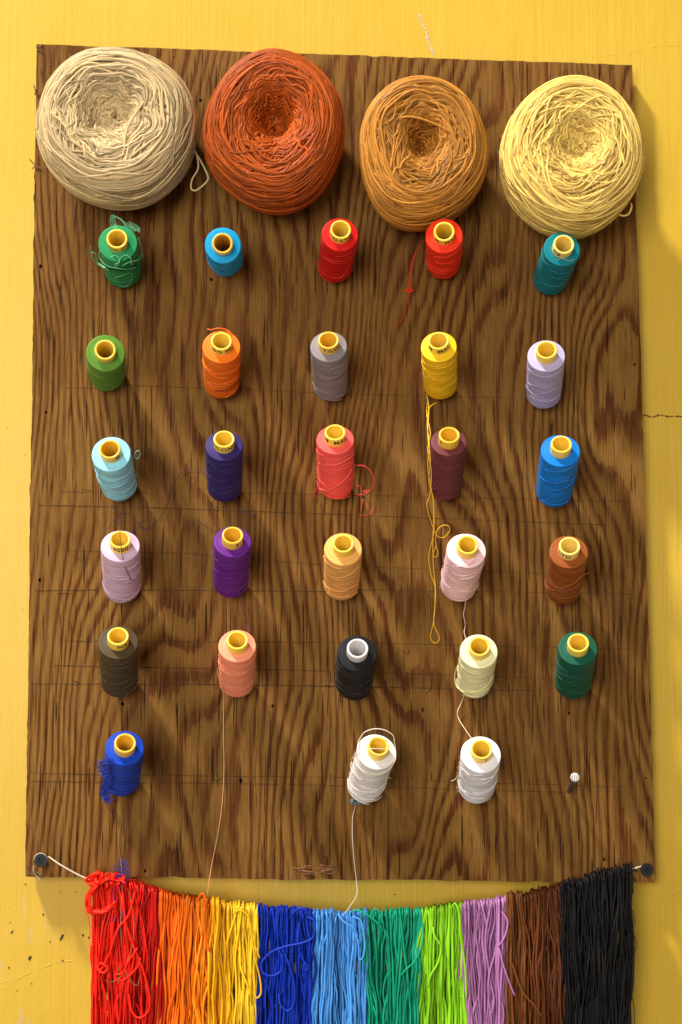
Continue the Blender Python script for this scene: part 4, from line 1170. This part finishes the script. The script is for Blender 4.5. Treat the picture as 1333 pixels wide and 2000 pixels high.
floss("mauve pink floss between lime and brown floss", lin(174, 116, 166), (902, 994), (912, 984), 8, layers=3.8,
      loops=[("stray_loop", [(980, 1780, .014), (992, 1800, .015), (986, 1830, .015), (972, 1850, .014)], 0.0013),
             ("stray_loop", [(975, 1850, .014), (985, 1890, .015), (998, 1925, .014), (1006, 1945, .013)], 0.0012)])
floss("dark brown floss beside the black floss", None, (988, 1098), (990, 1104), 9, colors=[lin(116, 66, 26), lin(108, 56, 20), lin(98, 50, 20)], layers=3.8,
      loops=[("stray_loop", [(1000, 1880, .013), (1020, 1935, .015), (1045, 1965, .015), (1058, 1985, .014)], 0.0012)])
floss("black floss with curly loose loops, at the cord's right end", lin(14, 13, 14), (1094, 1234), (1108, 1232), 10, layers=3.8, rough=0.5,
      loops=[("stray_loop", [(1222, 1790, .006), (1234, 1778, .006), (1240, 1795, .006), (1236, 1815, .006), (1226, 1818, .006), (1222, 1800, .006)], 0.0005),
             ("stray_loop", [(1222, 1830, .006), (1238, 1826, .006), (1244, 1848, .006), (1236, 1860, .006), (1226, 1846, .006), (1232, 1830, .006)], 0.0005),
             ("stray_loop", [(1224, 1860, .006), (1236, 1870, .006), (1232, 1880, .006), (1222, 1874, .006), (1226, 1920, .006), (1238, 1960, .006), (1240, 2010, .006)], 0.0005),
             ("stray_loop", [(1100, 1740, .010), (1106, 1722, .014), (1118, 1728, .014), (1126, 1745, .013)], 0.0016),
             ("stray_loop", [(1196, 1730, .010), (1198, 1702, .013), (1206, 1698, .013), (1212, 1730, .013), (1214, 1800, .012)], 0.0016),
             ("stray_loop", [(1226, 1703, .006), (1238, 1699, .006), (1246, 1702, .004)], 0.0012)])

# loose blue tangle resting on the red floss
bt = P(235, 1700, HB + .004)
T = Tubes(5)
random.seed(77)
for i in range(22):
    a = random.random() * 6.28; x_, y_ = 236 + random.gauss(0, 6), 1702 + random.gauss(0, 14)
    pts = []
    for k in range(8):
        a += random.gauss(0.5, 0.7); x_ += 6.5 * math.cos(a); y_ += 6.5 * math.sin(a)
        x_ += (236 - x_) * 0.15; y_ += (1704 - y_) * 0.08
        pts.append(P(x_, y_, HS + .013 + random.uniform(-.004, .006)) - bt)
    T.add(spline(pts, 6), 0.00014, None)
for pts in ([(236, 1735, .044), (240, 1770, .046), (236, 1805, .047), (228, 1830, .047)], [(226, 1720, .044), (222, 1745, .046), (228, 1780, .047), (224, 1800, .047)]):
    T.add(spline([P(a, b, h) - bt for a, b, h in pts], 8), 0.0003, None)
tg = link("thread_tangle", T.mesh("thread_tangle"), thread_material("tangled_blue", lin(40, 66, 170)), None, bt)
tag(tg, "small blue thread tangle lying on top of the red floss", "thread tangle")
T = Tubes(5)
og = P(236, 1640, HB + .001)
for pts in ([(234, 1565, .0195), (238, 1600, .0192), (232, 1640, .0192), (237, 1690, .0215), (240, 1730, .045), (236, 1790, .047), (238, 1850, .047)],
            [(250, 1735, .046), (262, 1790, .048), (258, 1850, .048), (246, 1890, .049), (252, 1910, .049), (268, 1925, .049), (275, 1905, .049)],
            [(205, 1914, .048), (216, 1918, .048), (232, 1912, .049), (242, 1900, .049)]):
    T.add(spline([P(a, b, h) - og for a, b, h in pts], 8), 0.00024, None)
lt = link("loose_thread", T.mesh("loose_thread"), thread_material("olive_thread", lin(150, 130, 70)), None, og)
tag(lt, "fine olive thread hanging from under the royal blue spool over the red floss", "thread")
